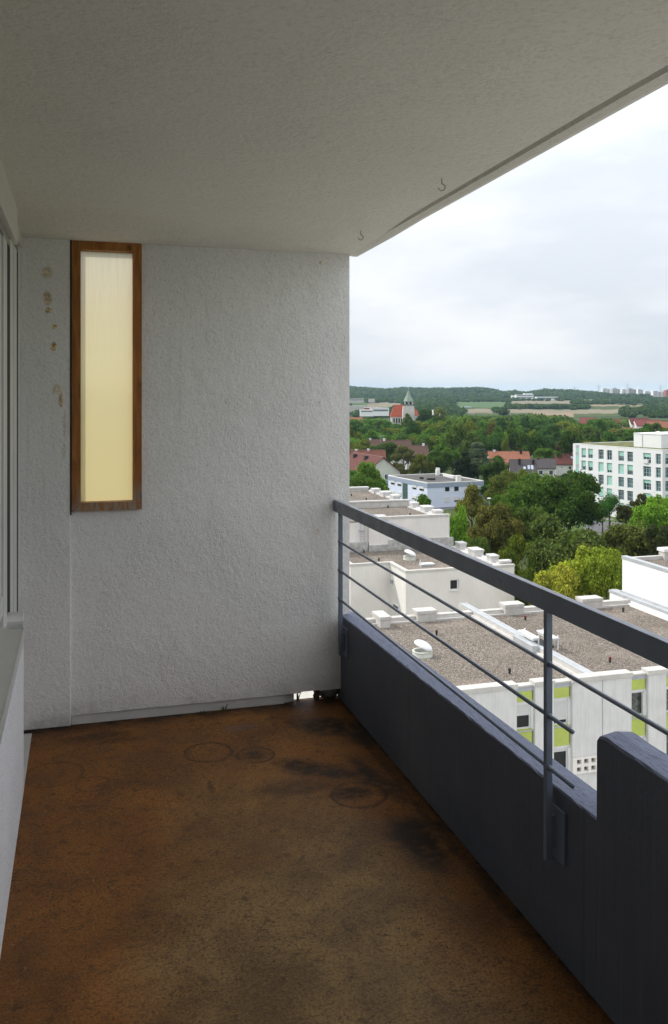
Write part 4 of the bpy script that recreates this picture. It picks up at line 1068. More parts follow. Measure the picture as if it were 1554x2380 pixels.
for ri, d0 in enumerate(rows):
    px = 806+rng.uniform(0, 20); k = 0
    while px < 1590:
        d = d0+rng.uniform(-6, 6); w = rng.uniform(8.5, 14.5)*(1+.25*(d0 > 400)); hw = w/2/d*F
        h = rng.uniform(11, 17)*(1 if d0 > 300 else .85); kind = rng.choice(['round', 'round', 'round', 'tall', 'loose'])
        if kind == 'tall': h *= 1.15; w *= .8
        ty = 909-(GE+h)/d*F; p = pd(px, d)
        lim = parktop(px)+rng.uniform(0, 5)
        if ty < lim: h = max(3.2, hz(lim, d)-GE); ty = 909-(GE+h)/d*F
        for _ in range(4):
            if blocked(px, hw*.8, ty, d): h *= .72; w *= .85; ty = 909-(GE+h)/d*F
        free = not blocked(px, hw*.8, ty, d) and h > 3.5
        if 300 > d and 850 < px < 1140: free = False
        if any((p.x-x)**2+(p.y-y)**2 < (.36*(w+ww))**2 for x, y, ww in HP): free = False
        if 108 < p.x < 170 and 150 < p.y < 212 and px > 1318: free = False
        if free and TREE_N < 296:
            c, cn = rng.choices(cols, wts)[0]; j = rng.uniform(.8, 1.25)
            k += 1
            tree(p.x, p.y, GZ, h, w, kind, tuple(q*j for q in c), f"{cn} park tree, {ORD[k-1]} from the left in the {ORD[ri]} row of the wood", 'trees of the park wood', 'n' if d < 300 else 'm')
            HP.append((p.x, p.y, w))
        px += hw*2*rng.uniform(.62, .95)
print('TREES', TREE_N, 'rows', len(rows))

# ------------------------------------------------------------------ far woods and hedges: one mass each
def far_mass(name, spots, nl, leaf, colr, label):
    rng = np.random.default_rng(len(spots)); iv, it = ICO2; Vs, Qs, Ts = [], [], []; c = 0; lv = []; ln = []
    for (x, y, z, r, h) in spots:
        s = rng.uniform(.8, 1.2, (len(iv), 1)); q = iv*s*np.array([r, r, h*.5]); q[:, 2] += h*.5; Vs.append(q+np.array([x, y, z])); Ts.append(it+c); c += len(iv)
        dr = rng.normal(size=(nl, 3)); dr[:, 2] = np.abs(dr[:, 2])*.9; dr /= np.linalg.norm(dr, axis=1)[:, None]
        P = dr*np.array([r, r, h*.5])*rng.uniform(.95, 1.25, (nl, 1)); P[:, 2] += h*.5
        lv.append(P+np.array([x, y, z])); ln.append(dr)
    V, Fq = leaves_from(np.concatenate(lv), np.concatenate(ln), leaf, rng, .5)
    me = np_mesh(name, np.concatenate([V]+Vs), Fq, [M_leaf], np.concatenate(Ts)+len(V))
    o = bpy.data.objects.new(name, me); COL.objects.link(o); o.color = (*colr, 1); tag(o, label, 'woodland', None, 'stuff')
rg = random.Random(5)
sp = []
for d in np.arange(600, 720, 14):
    px = 800
    while px < 1600:
        w = rg.uniform(9, 14); h = rg.uniform(10, 16)
        ty = 909-(GE+h)/d*F; lim = parktop(px)+rg.uniform(0, 4)
        if ty < lim: h = max(3, hz(lim, d)-GE)
        if not ((885 < px < 980 and d < 720) or (1330 < px < 1395 and d < 715) or (1428 < px and d < 640)):
            p = pd(px+rg.uniform(-4, 4), d+rg.uniform(-5, 5)); sp.append((p.x, p.y, GZ, w/2, h))
        px += w/d*F*.8
far_mass('park_wood', sp, 150, .75, (.050, .086, .022), 'far back of the green park wood, rows merging into one canopy')
def infield(px, yy):
    return any(a0 < px < a1 and b0 < yy < b1 for (a0, a1, b0, b1), t in FIELDS)
s1, s2 = [], []
for i in range(5200):
    px = rg.uniform(800, 1590); y = 918+(972-918)*rg.random()
    hedge = rg.random() < .30
    if hedge: y = rg.choice([949.5, 950, 972, 929.5, 957.5, 933])+rg.uniform(-.4, .4)
    if 800 < px < 905 and 950 < y < 962: continue
    if 1170 < px < 1262 and 915 < y < 931: continue
    if 1075 < px < 1150 and 918 < y < 924: continue
    if 940 < y < 972 and not hedge and rg.random() < .80: continue
    d = dist_for(px, y)
    if d < 1000: continue
    if d > 2440: continue
    hh_ = (7 if y > 928 else 10)/d*F
    if any(a0-2 < px < a1+2 and min(y, b1)-max(y-hh_, b0) > 1.2 for (a0, a1, b0, b1), t in FIELDS): continue
    if y-hh_ < 946 < y and 1000 < px < 1230 and not hedge and rg.random() < .5: continue
    p = pd(px, d); w = rg.uniform(7, 12); h = rg.uniform(5, 8) if y > 928 else rg.uniform(8, 13)
    (s1 if rg.random() < .5 else s2).append((p.x, p.y, float(ground_e(px, d))+EYE-.5, w/2, h))
for d in np.arange(2440, 2960, 26):
    px = 795
    while px < 1600:
        w = rg.uniform(11, 19); h = rg.uniform(10, 16)
        p = pd(px, d+rg.uniform(-9, 9)); q = (p.x, p.y, float(ground_e(px, d))+EYE-1, w/2, h)
        yy = 909-ground_e(px, d)/d*F
        if not (1050 < px < 1165 and 915 < yy < 922 and d < 2700): (s1 if rg.random() < .6 else s2).append(q)
        px += w/d*F*rg.uniform(.6, 1.0)
far_mass('hill_wood', s1, 34, 1.9, (.030, .058, .020), 'dark wood covering the ridge on the horizon')
far_mass('hedgerow', s2, 34, 1.9, (.042, .070, .022), 'scattered hedges and copses between the pale fields')

# woodland carrying on to the right, outside this view
sp = []
for i in range(900):
    d = rg.uniform(130, 1050); p = pd(rg.uniform(1620, 3000), d); sp.append((p.x, p.y, GZ, rg.uniform(5, 8), rg.uniform(8, 15)))
sp = [q for q in sp if not (100 < q[0] < 190 and 130 < q[1] < 225)]
far_mass('outer_wood', sp, 60, .9, (.050, .084, .022), 'broad wood spreading over the plain right of the office building')

# ------------------------------------------------------------------ houses
M_tile = {}
def tile(name, c):
    m = NT(name); v = m.coord(world=True); s = m.coord(world=True)
    z = m.n('ShaderNodeSeparateXYZ', {0: v}).outputs[2]
    row = m.math('FRACT', m.math('MULTIPLY', z, 2.6)); f = m.noise(v, 2.5, 5, .7)
    cc = m.mix(m.ramp(f, [(.3, 0), (.7, 1)]), tuple(q*.62 for q in c), tuple(min(1, q*1.2) for q in c))
    cc = m.mix(m.ramp(row, [(.0, .65), (.22, 0)]), cc, tuple(q*.35 for q in c))
    m.col(cc); m.set(.85, 0, .2); return m.mat
T_red = tile('red_clay_tiles', (.22, .065, .058)); T_rb = tile('red_brown_tiles', (.135, .050, .042)); T_br = tile('brown_tiles', (.13, .075, .060))
T_or = tile('orange_tiles', (.30, .125, .075)); T_gr = tile('grey_tiles', (.085, .075, .078)); T_ch = tile('bright_red_tiles', (.33, .075, .038)); T_stripe = tile('striped_red_tiles', (.19, .075, .052))
M_wh = simple('white_house_wall', (.74, .73, .70), .9, .06, .5); M_gw = simple('pale_green_grey_wall', (.56, .58, .50), .9, .05, .5)
M_blu = simple('pale_blue_wall', (.66, .71, .86), .9, .03, .4); M_blu2 = simple('slate_blue_fascia', (.30, .35, .45), .7, .05, .6)
M_flat = simple('dark_felt_roof', (.11, .105, .10), .9, .3, .25); M_dark = simple('dark_brown_chimney', (.03, .025, .022), .9)
M_stone = simple('pale_stone', (.60, .58, .54), .9, .1, .4); M_tgl = simple('green_door_panel', (.06, .11, .09), .6)
def rframe(c, ang):       # local frame at c, u along ang (degrees from +X)
    u = Vector((math.cos(R(ang)), math.sin(R(ang)), 0)); n = Vector((-u.y, u.x, 0)); return (Vector((c.x, c.y, 0)), u, n)
def house(px, ry, d, L_, Wd, rise, ang, roof, wallm, label, wins=(), chim=(), sky=(), over=.4, floor=GE, gable_wins=(), name='house', group=None):
    """gabled house: ridge along u (length L_), depth Wd along n, ridge height from sight line ry"""
    c = pd(px, d); fr = rframe(c, ang); O, u, n = fr; er = hz(ry, d); ee = er-rise
    t = thing(name, (c.x, c.y, floor+EYE), label, 'house' if name == 'house' else 'building', group)
    P = lambda p, q, e: O+u*p+n*q+Vector((0, 0, Z(e)))
    b = MB(); h, w = L_/2, Wd/2
    for (p, q), (r, s) in (((-h,-w),(h,-w)),((h,-w),(h,w)),((h,w),(-h,w)),((-h,w),(-h,-w))): b.poly([P(p,q,floor-.5), P(r,s,floor-.5), P(r,s,ee), P(p,q,ee)])
    b.poly([P(h,-w,ee), P(h,w,ee), P(h,0,er-.08)]); b.poly([P(-h,w,ee), P(-h,-w,ee), P(-h,0,er-.08)]); b.build('wall', wallm, t)
    b = MB(); k = rise/w*over; H = h+over*.8; W_ = w+over; tk = .22
    for s in (-1, 1):
        a, bb, cc, dd = P(-H, s*W_, ee-k), P(H, s*W_, ee-k), P(H, 0, er), P(-H, 0, er)
        up = Vector((0, 0, tk)); f = [a, bb, cc, dd]
        if s > 0: f = f[::-1]
        b.poly([q+up for q in f]); b.poly(f[::-1])
        for i in range(4): b.poly([f[i], f[(i+1) % 4], f[(i+1) % 4]+up, f[i]+up])
    rf = b.build('roof', roof, t)
    b = MB(); b.obox(fr, -H, H, -.12, .12, Z(er)+tk-.02, Z(er)+tk+.06); b.build('ridge_tiles', simple('ridge_tile', (.30, .20, .17), .8) if 'ridge_tile' not in bpy.data.materials else bpy.data.materials['ridge_tile'], rf)
    for (p, q, hh, m) in chim:
        b = MB(); b.obox(fr, p-.4, p+.4, q-.35, q+.35, Z(ee), Z(er)+hh); b.obox(fr, p-.5, p+.5, q-.45, q+.45, Z(er)+hh, Z(er)+hh+.12); b.build('chimney', m, rf)
    for (p, q0, q1) in sky:
        b = MB(); s = -1; f_ = lambda q: er+tk+.06-abs(q)/w*rise
        b.poly([P(p-.4, q0, f_(q0)), P(p+.4, q0, f_(q0)), P(p+.4, q1, f_(q1)), P(p-.4, q1, f_(q1))]); b.poly([P(p-.4, q0, f_(q0)-.1), P(p+.4, q0, f_(q0)-.1), P(p+.4, q0, f_(q0)), P(p-.4, q0, f_(q0))]); b.build('skylight', M_sky, rf)
    def win(f2, cx, zb, ww, wh):
        b = MB(); b.obox(f2, cx-ww/2-.08, cx+ww/2+.08, 0, .06, zb-.08, zb+wh+.08); w_ = b.build('window', M_frame, t)
        b = MB(); b.obox(f2, cx-ww/2, cx-.03, .055, .075, zb, zb+wh); b.obox(f2, cx+.03, cx+ww/2, .055, .075, zb, zb+wh); b.build('pane', M_glass, w_)
    ff = (O-n*w, u, -n)
    for (p, zz, ww, wh) in wins: win(ff, p, Z(ee)-zz, ww, wh)
    gf = (O+u*h, n, u) ; gf2 = (O-u*h, n, -u)
    for (sd, q, zz, ww, wh) in gable_wins: win(gf if sd > 0 else gf2, q, Z(er)-zz, ww, wh)
    return t
M_sky = simple('bluish_roof_glass', (.45, .52, .62), .15, .05, spec=.8)
std = [(-4, 2.2, 1.1, 1.3), (-1, 2.2, 1.1, 1.3), (2.5, 2.2, 1.1, 1.3)]
# big gabled house at the left: ridge runs into the picture frame's left side, gable faces us
def gable_house():
    d = 262; c = pe(888*1.0+4, 1064, hz(1064, d)); er = hz(1064, d)
    t = thing('house', (c.x, c.y, GZ), 'red-brown gabled house with pale greenish gable wall left of the blue flats', 'house')
    # gable plane faces roughly the camera, ridge goes left and slightly away
    u = (pd(815, 285)-pd(891, 262)); u.z = 0; u.normalize(); n = Vector((-u.y, u.x, 0)); O = pd(891, 262); O.z = 0; fr = (O, u, n)
    half = 5.6; rise = 4.3; Ln = 22
    P = lambda p, q, e: O+u*p+n*q+Vector((0, 0, Z(e)))
    ee = er-rise
    b = MB()
    b.poly([P(0,-half,GE-.5), P(0,half,GE-.5), P(0,half,ee), P(0,0,er-.1), P(0,-half,ee)])
    for s in (-1, 1): b.poly([P(0,s*half,GE-.5), P(Ln,s*half,GE-.5), P(Ln,s*half,ee), P(0,s*half,ee)])
    b.poly([P(Ln,-half,GE-.5), P(Ln,half,GE-.5), P(Ln,half,ee), P(Ln,0,er-.1), P(Ln,-half,ee)]); b.build('wall', M_gw, t)
    b = MB(); ov = .6; k = rise/half*ov
    for s in (-1, 1):
        f = [P(-.5, s*(half+ov), ee-k), P(Ln+.5, s*(half+ov), ee-k), P(Ln+.5, 0, er), P(-.5, 0, er)]; up = Vector((0,0,.25))
        b.poly([q+up for q in f]); b.poly(f[::-1])
        for i in range(4): b.poly([f[i], f[(i+1)%4], f[(i+1)%4]+up, f[i]+up])
    rf = b.build('roof', T_rb, t)
    b = MB(); b.obox(fr, -.5, Ln+.5, -.12, .12, Z(er)+.2, Z(er)+.32); b.build('ridge_tiles', simple('ridge_tile', (.30, .20, .17), .8), rf)
    for p in (9, 17.5):
        b = MB(); b.obox(fr, p-.6, p+.6, 1.0, 2.0, Z(er)-2.2, Z(er)+.0); b.build('chimney', M_dark, rf)
    ax = n if (n.dot(Vector((cA, -sA, 0))) > 0) else -n
    gf = (O-u*.0, ax, -u)
    for q in (-1.5, 1.2):
        b = MB(); b.obox(gf, q-.75, q+.75, 0, .06, Z(er)-7.2, Z(er)-4.9); w_ = b.build('window', M_frame, t)
        b = MB(); b.obox(gf, q-.62, q-.04, .05, .08, Z(er)-7.1, Z(er)-5.0); b.obox(gf, q+.04, q+.62, .05, .08, Z(er)-7.1, Z(er)-5.0); b.build('pane', M_glass, w_)
    b = MB(); b.obox(gf, .2, 3.4, 0, 1.2, Z(er)-7.6, Z(er)-7.3); b.obox(gf, .2, 3.4, 1.12, 1.2, Z(er)-7.3, Z(er)-6.3); b.build('balcony', M_greyfr, t)
gable_house()
house(846, 1047, 305, 14.5, 10, 5.0, -14, T_stripe, M_wh, 'house with striped red tiled roof and white roof vents behind the gabled house', std, [(-5.2, -1.4, 1.0, M_dark), (1.6, 0, .5, M_frame), (-2.6, 0, .3, M_frame)])
house(833, 1012, 446, 13, 11, 6.0, -12, T_red, M_wh, 'long house with pinkish-red roof at the left edge, above the striped one', std, [(0, -1.0, .3, M_dark)])
house(874, 1022, 385, 9, 9, 4.2, -12, T_br, M_wh, 'small brown-roofed house half hidden by trees, with an aerial mast', [(1, 2.2, 1, 1.2)], [(-2.4, 0, .6, M_frame)])
house(922, 1024, 345, 11, 10, 5.4, -14, T_br, M_wh, 'house with steep dull brown roof among the trees', std[:1], [(-4.8, 0, .8, M_frame)])
house(970, 1036, 325, 7.5, 9, 4.0, -14, T_br, M_wh, 'smaller dull brown roof right of the steep one', std[:1], [(2.4, 0, .8, M_frame)])
house(1182, 1050, 335, 15, 12, 3.6, -20, T_or, M_wh, 'wide orange-roofed house below the park trees', std, [(4.6, -1.2, .9, M_dark), (-5.2, 0, .6, M_frame)], gable_wins=[(1, 0, 2.6, .9, .9)])
house(1160, 1049, 350, 11, 10, 2.8, -20, T_br, M_wh, 'pale brown roof right behind the orange-roofed house', std[:1], [(-1.8, 0, .7, M_frame)])
house(1216, 1069, 300, 8.5, 10, 4.2, -24, T_gr, M_wh, 'dark grey tiled house with roof windows beside the big trees', std, [(-1.2, -1.8, .4, M_dark), (3.4, -1.6, .2, M_dark)], sky=[(.4, -3.6, -2.7), (1.8, -3.6, -2.2), (2.9, -3.6, -2.2)])
house(1262, 1067, 312, 8, 9, 2.8, -24, T_gr, M_wh, 'brown-grey low roof with flat dormer left of the office building', std, [(-1.5, 0, .2, M_dark)])
house(1318, 1056, 322, 8, 8, 3.2, -28, T_rb, M_wh, 'white house with brown-red roof at the left end of the office building', [(1, 1.8, .8, .9)], sky=[(1.8, -1.9, -1.1)])
house(827, 970, 640, 11, 10, 5.2, -40, T_or, M_wh, 'orange-roofed white gabled house at the left below the fields', [(0, 2, 1.2, 1.6), (3, 2, 1.2, 1.6)])
house(1368, 971, 690, 12, 10, 4.2, -30, T_red, simple('cream_yellow_wall', (.62, .54, .36), .9), 'cream house with dark red roof at the far edge of the park wood', std[:1])
for i, (px, ry, L_, rf, lb) in enumerate([(1452, 975, 16, T_red, 'long dull red roof behind yellow-green trees at the right, left one'), (1486, 972, 14, T_rb, 'dull red-brown roof in the middle of the far right group'), (1505, 976, 18, T_red, 'red roof nearest the right edge in the upper far row'), (1538, 980, 20, T_or, 'broad orange roof at the right edge above the wood'), (1453, 994, 11, T_or, 'small orange roof sunk between the trees of the park wood'), (1560, 986, 14, T_or, 'orange roof cut by the right edge of the view')]):
    house(px, ry, 640-i*6, L_, 11, 4, -16, rf, M_wh, lb, std[:2])
# aerial mast on the small brown house
p = pd(886, 384); b = MB(); b.tube((p.x, p.y, Z(-24)), (p.x, p.y, Z(hz(1015, 384))), .06, n=6); ez = Z(hz(1014, 384))
b.box(p.x-1.3, p.x+1.6, p.y-.05, p.y+.05, ez, ez+.08)
for k in range(5): b.box(p.x-1.2+.6*k, p.x-1.12+.6*k, p.y-.5, p.y+.5, ez+.1, ez+.16)
tag(b.build('aerial', M_greyfr, base=(p.x, p.y, Z(-24))), 'grey television aerial on a mast beside the small brown roof', 'aerial')

# ------------------------------------------------------------------ F: pale blue flats with a dark flat roof
e0 = -24.0
c_ = [pe(*z1(420, 940), e0), pe(*z1(790, 1012), e0), pe(*z1(1318, 990), e0), pe(*z1(925, 920), e0)]
F_ = thing('flats', ((c_[0].x+c_[2].x)/2, (c_[0].y+c_[2].y)/2, GZ), 'pale blue two-storey flats with a dark flat roof among the trees', 'building')
def wframe(a, b_, c0):    # frame of a wall from a to b_, normal away from c0
    u = (b_-a); u.z = 0; L_ = u.length; u.normalize(); n = Vector((u.y, -u.x, 0))
    if n.dot(Vector((a.x-c0.x, a.y-c0.y, 0))) < 0: n = -n
    return (Vector((a.x, a.y, 0)), u, n), L_
def hit(fr, px, py):      # where a sight line meets the vertical plane of a frame -> (u, e)
    kx, ky, v = _k(px, py); O, u, n = fr; d = (O.x*n.x+O.y*n.y)/(kx*n.x+ky*n.y)
    return (kx*d-O.x)*u.x+(ky*d-O.y)*u.y, v*d
ctr = (c_[0]+c_[2])/2; poly = [(p.x, p.y) for p in c_]
def ccw(P):
    a = sum(P[i][0]*P[(i+1)%len(P)][1]-P[(i+1)%len(P)][0]*P[i][1] for i in range(len(P))); return P if a > 0 else P[::-1]
def inset(P, c, s): return [(c.x+(x-c.x)*s, c.y+(y-c.y)*s) for x, y in P]
b = MB(); b.prism(ccw(poly), GZ-.5, Z(e0-1.2)); b.build('wall', M_blu, F_)
P1 = inset(poly, ctr, 1.012); b = MB(); b.prism(ccw(P1), Z(e0-1.2), Z(e0-.08))
b.build('fascia', M_blu2, F_)
b = MB()
for i in range(4):
    q, r = P1[i], P1[(i+1)%4]; fr, L_ = wframe(Vector((*q, 0)), Vector((*r, 0)), ctr); b.obox(fr, 0, L_-.36, -.35, .02, Z(e0-.08), Z(e0+.12))
b.build('coping', M_wh, F_)
b = MB(); b.prism(ccw(inset(poly, ctr, .985)), Z(e0-.079), Z(e0-.05)); b.build('roof', M_flat, F_)
fl_, Ll = wframe(c_[0], c_[1], ctr); fr_, Lr_ = wframe(c_[1], c_[2], ctr)
def fwin(fr, x0, y0, x1, y1, zf, shut):
    a, e1 = hit(fr, *zf(x0, y0)); c, e2 = hit(fr, *zf(x1, y1)); 
    if a > c: a, c = c, a
    b = MB(); b.obox(fr, a-.08, c+.08, 0, .06, Z(e2)-.08, Z(e1)+.08); w = b.build('window', M_frame, F_)
    b = MB(); b.obox(fr, a, c, .055, .075, Z(e2), Z(e1)); b.build('pane', M_glass, w)
    if shut: b = MB(); b.obox(fr, a, c, .076, .12, Z(e1)-(e1-e2)*shut, Z(e1)); b.build('shutter', M_shut, w)
for q in ((447,984,483,1026),(509,996,545,1040),(650,1028,688,1072),(717,1038,758,1086)): fwin(fl_, *q, z1, .55)
for q in ((445,1082,483,1125),(509,1092,545,1140),(650,1124,688,1168),(717,1134,758,1182)): fwin(fl_, *q, z1, .75)
for q, s in (((957,1043,998,1086),0),((1044,1038,1085,1084),0),((957,1142,998,1190),1),((1044,1138,1085,1186),.7)): fwin(fr_, *q, z1, s)
a, e1 = hit(fl_, *z1(556, 1000)); c, e2 = hit(fl_, *z1(604, 1140)); b = MB(); b.obox(fl_, a, c, 0, .05, GZ, Z(-25.1)); b.build('door_panel', M_tgl, F_)
for q in ((735, 970), (803, 980), (845, 980), (885, 935), (890, 918)):
    p = pe(*z1(*q), e0); hh = .5 if q[0] < 880 else 1.6; b = MB(); b.box(p.x-.45, p.x+.45, p.y-.45, p.y+.45, Z(e0-.05), Z(e0)+hh); b.build('roof_vent', M_wh if q[0] > 880 else M_vent, F_)
for i in range(6):
    q = (955+i*16, 945+i*4); p = pe(*z1(*q), e0); b = MB(); b.box(p.x-.35, p.x+.35, p.y-.5, p.y+.5, Z(e0-.05), Z(e0)+.7); b.build('roof_vent', M_wh, F_)
p = pe(*z1(1083, 995), e0); b = MB(); b.box(p.x-.6, p.x+.6, p.y-.5, p.y+.5, Z(e0-.05), Z(e0)+1.6); b.build('chimney', M_wh, F_)

# street lamp beside the flats
p = pd(1138, 165); t = thing('street_lamp', (p.x, p.y, GZ), 'thin street lamp with a white head rising from the trees beside the blue flats', 'street lamp')
ez = Z(hz(1159, 165)); b = MB(); b.tube((p.x, p.y, GZ), (p.x, p.y, ez), .09, .05, 8); b.build('pole', M_greyfr, t)
b = MB(); b.lathe([(0, .2), (.35, .14), (.4, 0), (.0, -.05)], (p.x, p.y, ez), 12); b.build('lamp_head', M_frame, t)

# ------------------------------------------------------------------ G: white office building with turquoise blinds
e0 = -13.5
g0, g1 = pe(*z2(655, 640), e0), pe(*z2(1502, 700), e0); uu = (g1-g0).normalized(); g2 = g1+Vector((2.93, 1.83, 0)).normalized()*34
v0 = Vector((-uu.y, uu.x, 0)); v0 = v0 if v0.dot(Vector((1, 0, 0))) > 0 else -v0
g3 = g0+v0*17; g2 = g1+v0*34
ctr = (g0+g1)/2+v0*8
G_ = thing('office_building', (ctr.x, ctr.y, GZ), 'white five-storey building with turquoise blinds and a green planted roof', 'building')
M_gwhite = simple('white_facade_panel', (.80, .80, .80), .85, .03, .3); M_blind = simple('turquoise_blind', (.36, .62, .54), .6, .05, 1)
M_blinds = simple('shaded_glass_teal', (.06, .13, .12), .2, .3, 1); M_tf = simple('pale_teal_frame', (.42, .55, .58), .5); M_groof = simple('planted_roof', (.15, .16, .045), .95, .35, .6)
fG, LG = wframe(g0, g1, ctr); fS, LS = wframe(g1, g2, ctr)
cols_ = [(735,778),(797,843),(895,945),(975,1025),(1083,1137),(1167,1222),(1318,1392),(1437,1486)]
H1 = hit(fG, *z2(1085, 706))[1]; H2 = hit(fG, *z2(1085, 800))[1]; PT = (hit(fG, *z2(1085, 828))[1]-H1)
hs, wl = [], []
for ci, (x0, x1) in enumerate(cols_):
    a = hit(fG, *z2(x0, 800))[0]; c = hit(fG, *z2(x1, 800))[0]
    for r in range(5):
        hs.append((min(a, c), max(a, c), Z(H2+PT*r), Z(H1+PT*r))); wl.append((ci, r))
b = MB(); holes_wall(b, fG, 0, LG, GZ, Z(e0), hs, .45)
lg = []
for k in range(7):
    u0 = 1.0+k*4.4
    for r in range(5): lg.append((u0, u0+3.4, Z(H2+PT*r), Z(H1+PT*r)))
holes_wall(b, fS, 0, LS, GZ, Z(e0), lg, .6)
P = lambda q, e: (q.x, q.y, Z(e))
g3b = g0+v0*34
for p, q in ((g2, g3b), (g3b, g0)): b.poly([P(p, GE), P(q, GE), P(q, e0), P(p, e0)])
b.build('wall', M_gwhite, G_)
def fpoly(fr, u0, u1, n, a0, a1):
    O, u, nn = fr; w = lambda p, a: (O.x+u.x*p+nn.x*n, O.y+u.y*p+nn.y*n, a); return [w(u0, a0), w(u1, a0), w(u1, a1), w(u0, a1)]
ST = {(0,0):.75,(1,0):.6,(2,0):0,(3,0):0,(4,0):.5,(5,0):0,(6,0):.4,(1,1):.6,(2,1):1,(3,1):.75,(4,1):.97,(5,1):.55,(6,1):-1,(2,2):0,(3,2):1,(4,2):-1,(5,2):-1,(6,2):.35,(2,3):.9,(3,3):.95,(4,3):0,(5,3):0,(7,0):-1,(7,1):-1,(7,2):-1,(4,4):.5}
def gwin(fr, u0, u1, a0, a1, stt, nb):
    b = MB(); b.obox(fr, u0, u1, -.44, -.36, a0, a1); w = b.build('window', M_blinds if stt < 0 else M_glass, G_)
    b = MB()
    for k in range(nb+1):
        uu_ = u0+(u1-u0)*k/nb; b.obox(fr, max(u0, uu_-.06), min(u1, uu_+.06), -.36, -.30, a0, a1)
    b.obox(fr, u0, u1, -.355, -.29, a0, a0+.1); b.obox(fr, u0, u1, -.357, -.292, a0+.9, a0+.98); b.obox(fr, u0, u1, -.353, -.288, a1-.55, a1-.45); b.build('frame', M_tf, w)
    if stt > 0:
        b = MB(); n = max(2, int((a1-a0)*stt/.3))
        b.obox(fr, u0+.02, u1-.02, -.27, -.22, a1-(a1-a0)*stt, a1-.02); b.build('blind', M_blind, w)
for (ci, r), (u0, u1, a0, a1) in zip(wl, hs): gwin(fG, u0, u1, a0, a1, ST.get((ci, r), .6 if (ci+r) % 2 else 0), 3)
for i, (u0, u1, a0, a1) in enumerate(lg): gwin(fS, u0, u1, a0, a1, -1 if i % 3 else .4, 4)
# tall glazed strip at the left end, parapet, planted roof, penthouse
a = hit(fG, *z2(682, 700))[0]; c = hit(fG, *z2(711, 700))[0]
b = MB(); b.obox(fG, a, c, .0, .03, Z(-28), Z(e0)-.9); st_ = b.build('stair_glazing', M_blind, G_)
b = MB()
for k in range(5): b.obox(fG, a, c, .03, .05, Z(e0)-.9-PT*0+PT*k-1.9, Z(e0)-.9+PT*k-1.0)
b.obox(fG, a, c, .031, .06, Z(e0)-.9, Z(e0)-.2); b.build('pane', M_copeg, st_)
b = MB(); b.obox(fG, 0, LG, -.35, .03, Z(e0), Z(e0)+.12); b.obox(fS, .0, LS, -.35, .03, Z(e0)+.001, Z(e0)+.121); b.obox(fG, 0, .35, -33.9, -.36, Z(e0), Z(e0)+.12); b.build('coping', M_gwhite, G_)
b = MB(); b.obox(fG, .35, LG-.36, -33.9, -.36, Z(e0)-.02, Z(e0)+.02); b.build('planted_roof', M_groof, G_)
q0 = hit((fG[0]-fG[2]*5, fG[1], fG[2]), *z2(1230, 600))[0]; q1 = hit((fG[0]-fG[2]*5, fG[1], fG[2]), *z2(1490, 600))[0]
b = MB(); b.obox(fG, q0, q1, -18, -5, Z(e0), Z(e0)+3.2); b.obox(fG, q0-.1, q1+.1, -18.1, -4.9, Z(e0)+3.2, Z(e0)+3.36); ph = b.build('penthouse', M_gwhite, G_)
b = MB(); b.obox(fG, q0+2.6, q0+2.75, -5, -4.93, Z(e0)+.1, Z(e0)+3.1); b.build('downpipe', M_copeg, ph)
p = fG[0]+fG[1]*(q1-2.5)-fG[2]*7; b = MB(); b.lathe([(0, .55), (.6, .42), (.9, .1), (.9, 0)], (p.x, p.y, Z(e0)+3.36), 16); b.build('dome', M_dome, ph, smooth=True)
a, e1 = hit(fG, *z2(1325, 785)); b = MB(); b.obox(fG, a, a+1.3, -.2, .25, Z(e1)-.9, Z(e1)); b.build('air_conditioner', M_frame, G_)

# ------------------------------------------------------------------ church
d = 620; c = pd(950, d); ch = thing('church', (c.x, c.y, GZ), 'church with steep bright red nave roof and half-timbered tower under a pale green spire', 'church')
ang = math.degrees(math.atan2(-sA, cA)); fr = rframe(c, ang)
def Hy(py): return Z(hz(py, d))
wpx = d/F
tw_ = 13.0*wpx*1.0
b = MB(); s0, s1 = 13.6*wpx, 10.8*wpx
O, u, n = fr
def taper(b, r0, r1, a0, a1, m=0):
    P0 = [O+u*x*r0+n*y*r0 for x, y in ((-1,-1),(1,-1),(1,1),(-1,1))]; P1_ = [O+u*x*r1+n*y*r1 for x, y in ((-1,-1),(1,-1),(1,1),(-1,1))]
    for i in range(4): j = (i+1)%4; b.poly([(P0[i].x,P0[i].y,a0),(P0[j].x,P0[j].y,a0),(P1_[j].x,P1_[j].y,a1),(P1_[i].x,P1_[i].y,a1)], m)
taper(b, s0, s0*.98, GZ, Hy(958)); taper(b, s0*.98, s1*1.12, Hy(958), Hy(943.5)); b.build('tower', M_stone, ch)
b = MB(); taper(b, s1*.98, s1*.98, Hy(943.5), Hy(932.5)); bf = b.build('belfry', M_wh, ch)
b = MB()
for sgn, f2 in ((1, (O-n*s1*.98, u, -n)), (1, (O-u*s1*.98, n, -u))):
    for k in range(7): x = -s1+k*s1/3; b.obox(f2, x-.14, x+.14, 0, .08, Hy(943), Hy(933))
    for yy in (943, 940, 933.5): b.obox(f2, -s1, s1, .01, .1, Hy(yy), Hy(yy)+.3)
b.build('timber', M_dark, bf)
b = MB()
for f2 in ((O-n*s1*.98, u, -n), (O-u*s1*.98, n, -u)):
    for x in (-s1*.45, s1*.30): b.obox(f2, x-.5, x+.9, .02, .12, Hy(939.5), Hy(934))
b.build('louvre', M_glass, bf)
b = MB(); K = 8
def ring(r, a): return [(c.x+r*math.cos(R(ang+22.5+45*i)), c.y+r*math.sin(R(ang+22.5+45*i)), a) for i in range(K)]
lv = [(s1*1.15, 932.8), (s1*.98, 929), (s1*.55, 920), (s1*.2, 909.5), (.08, 905)]
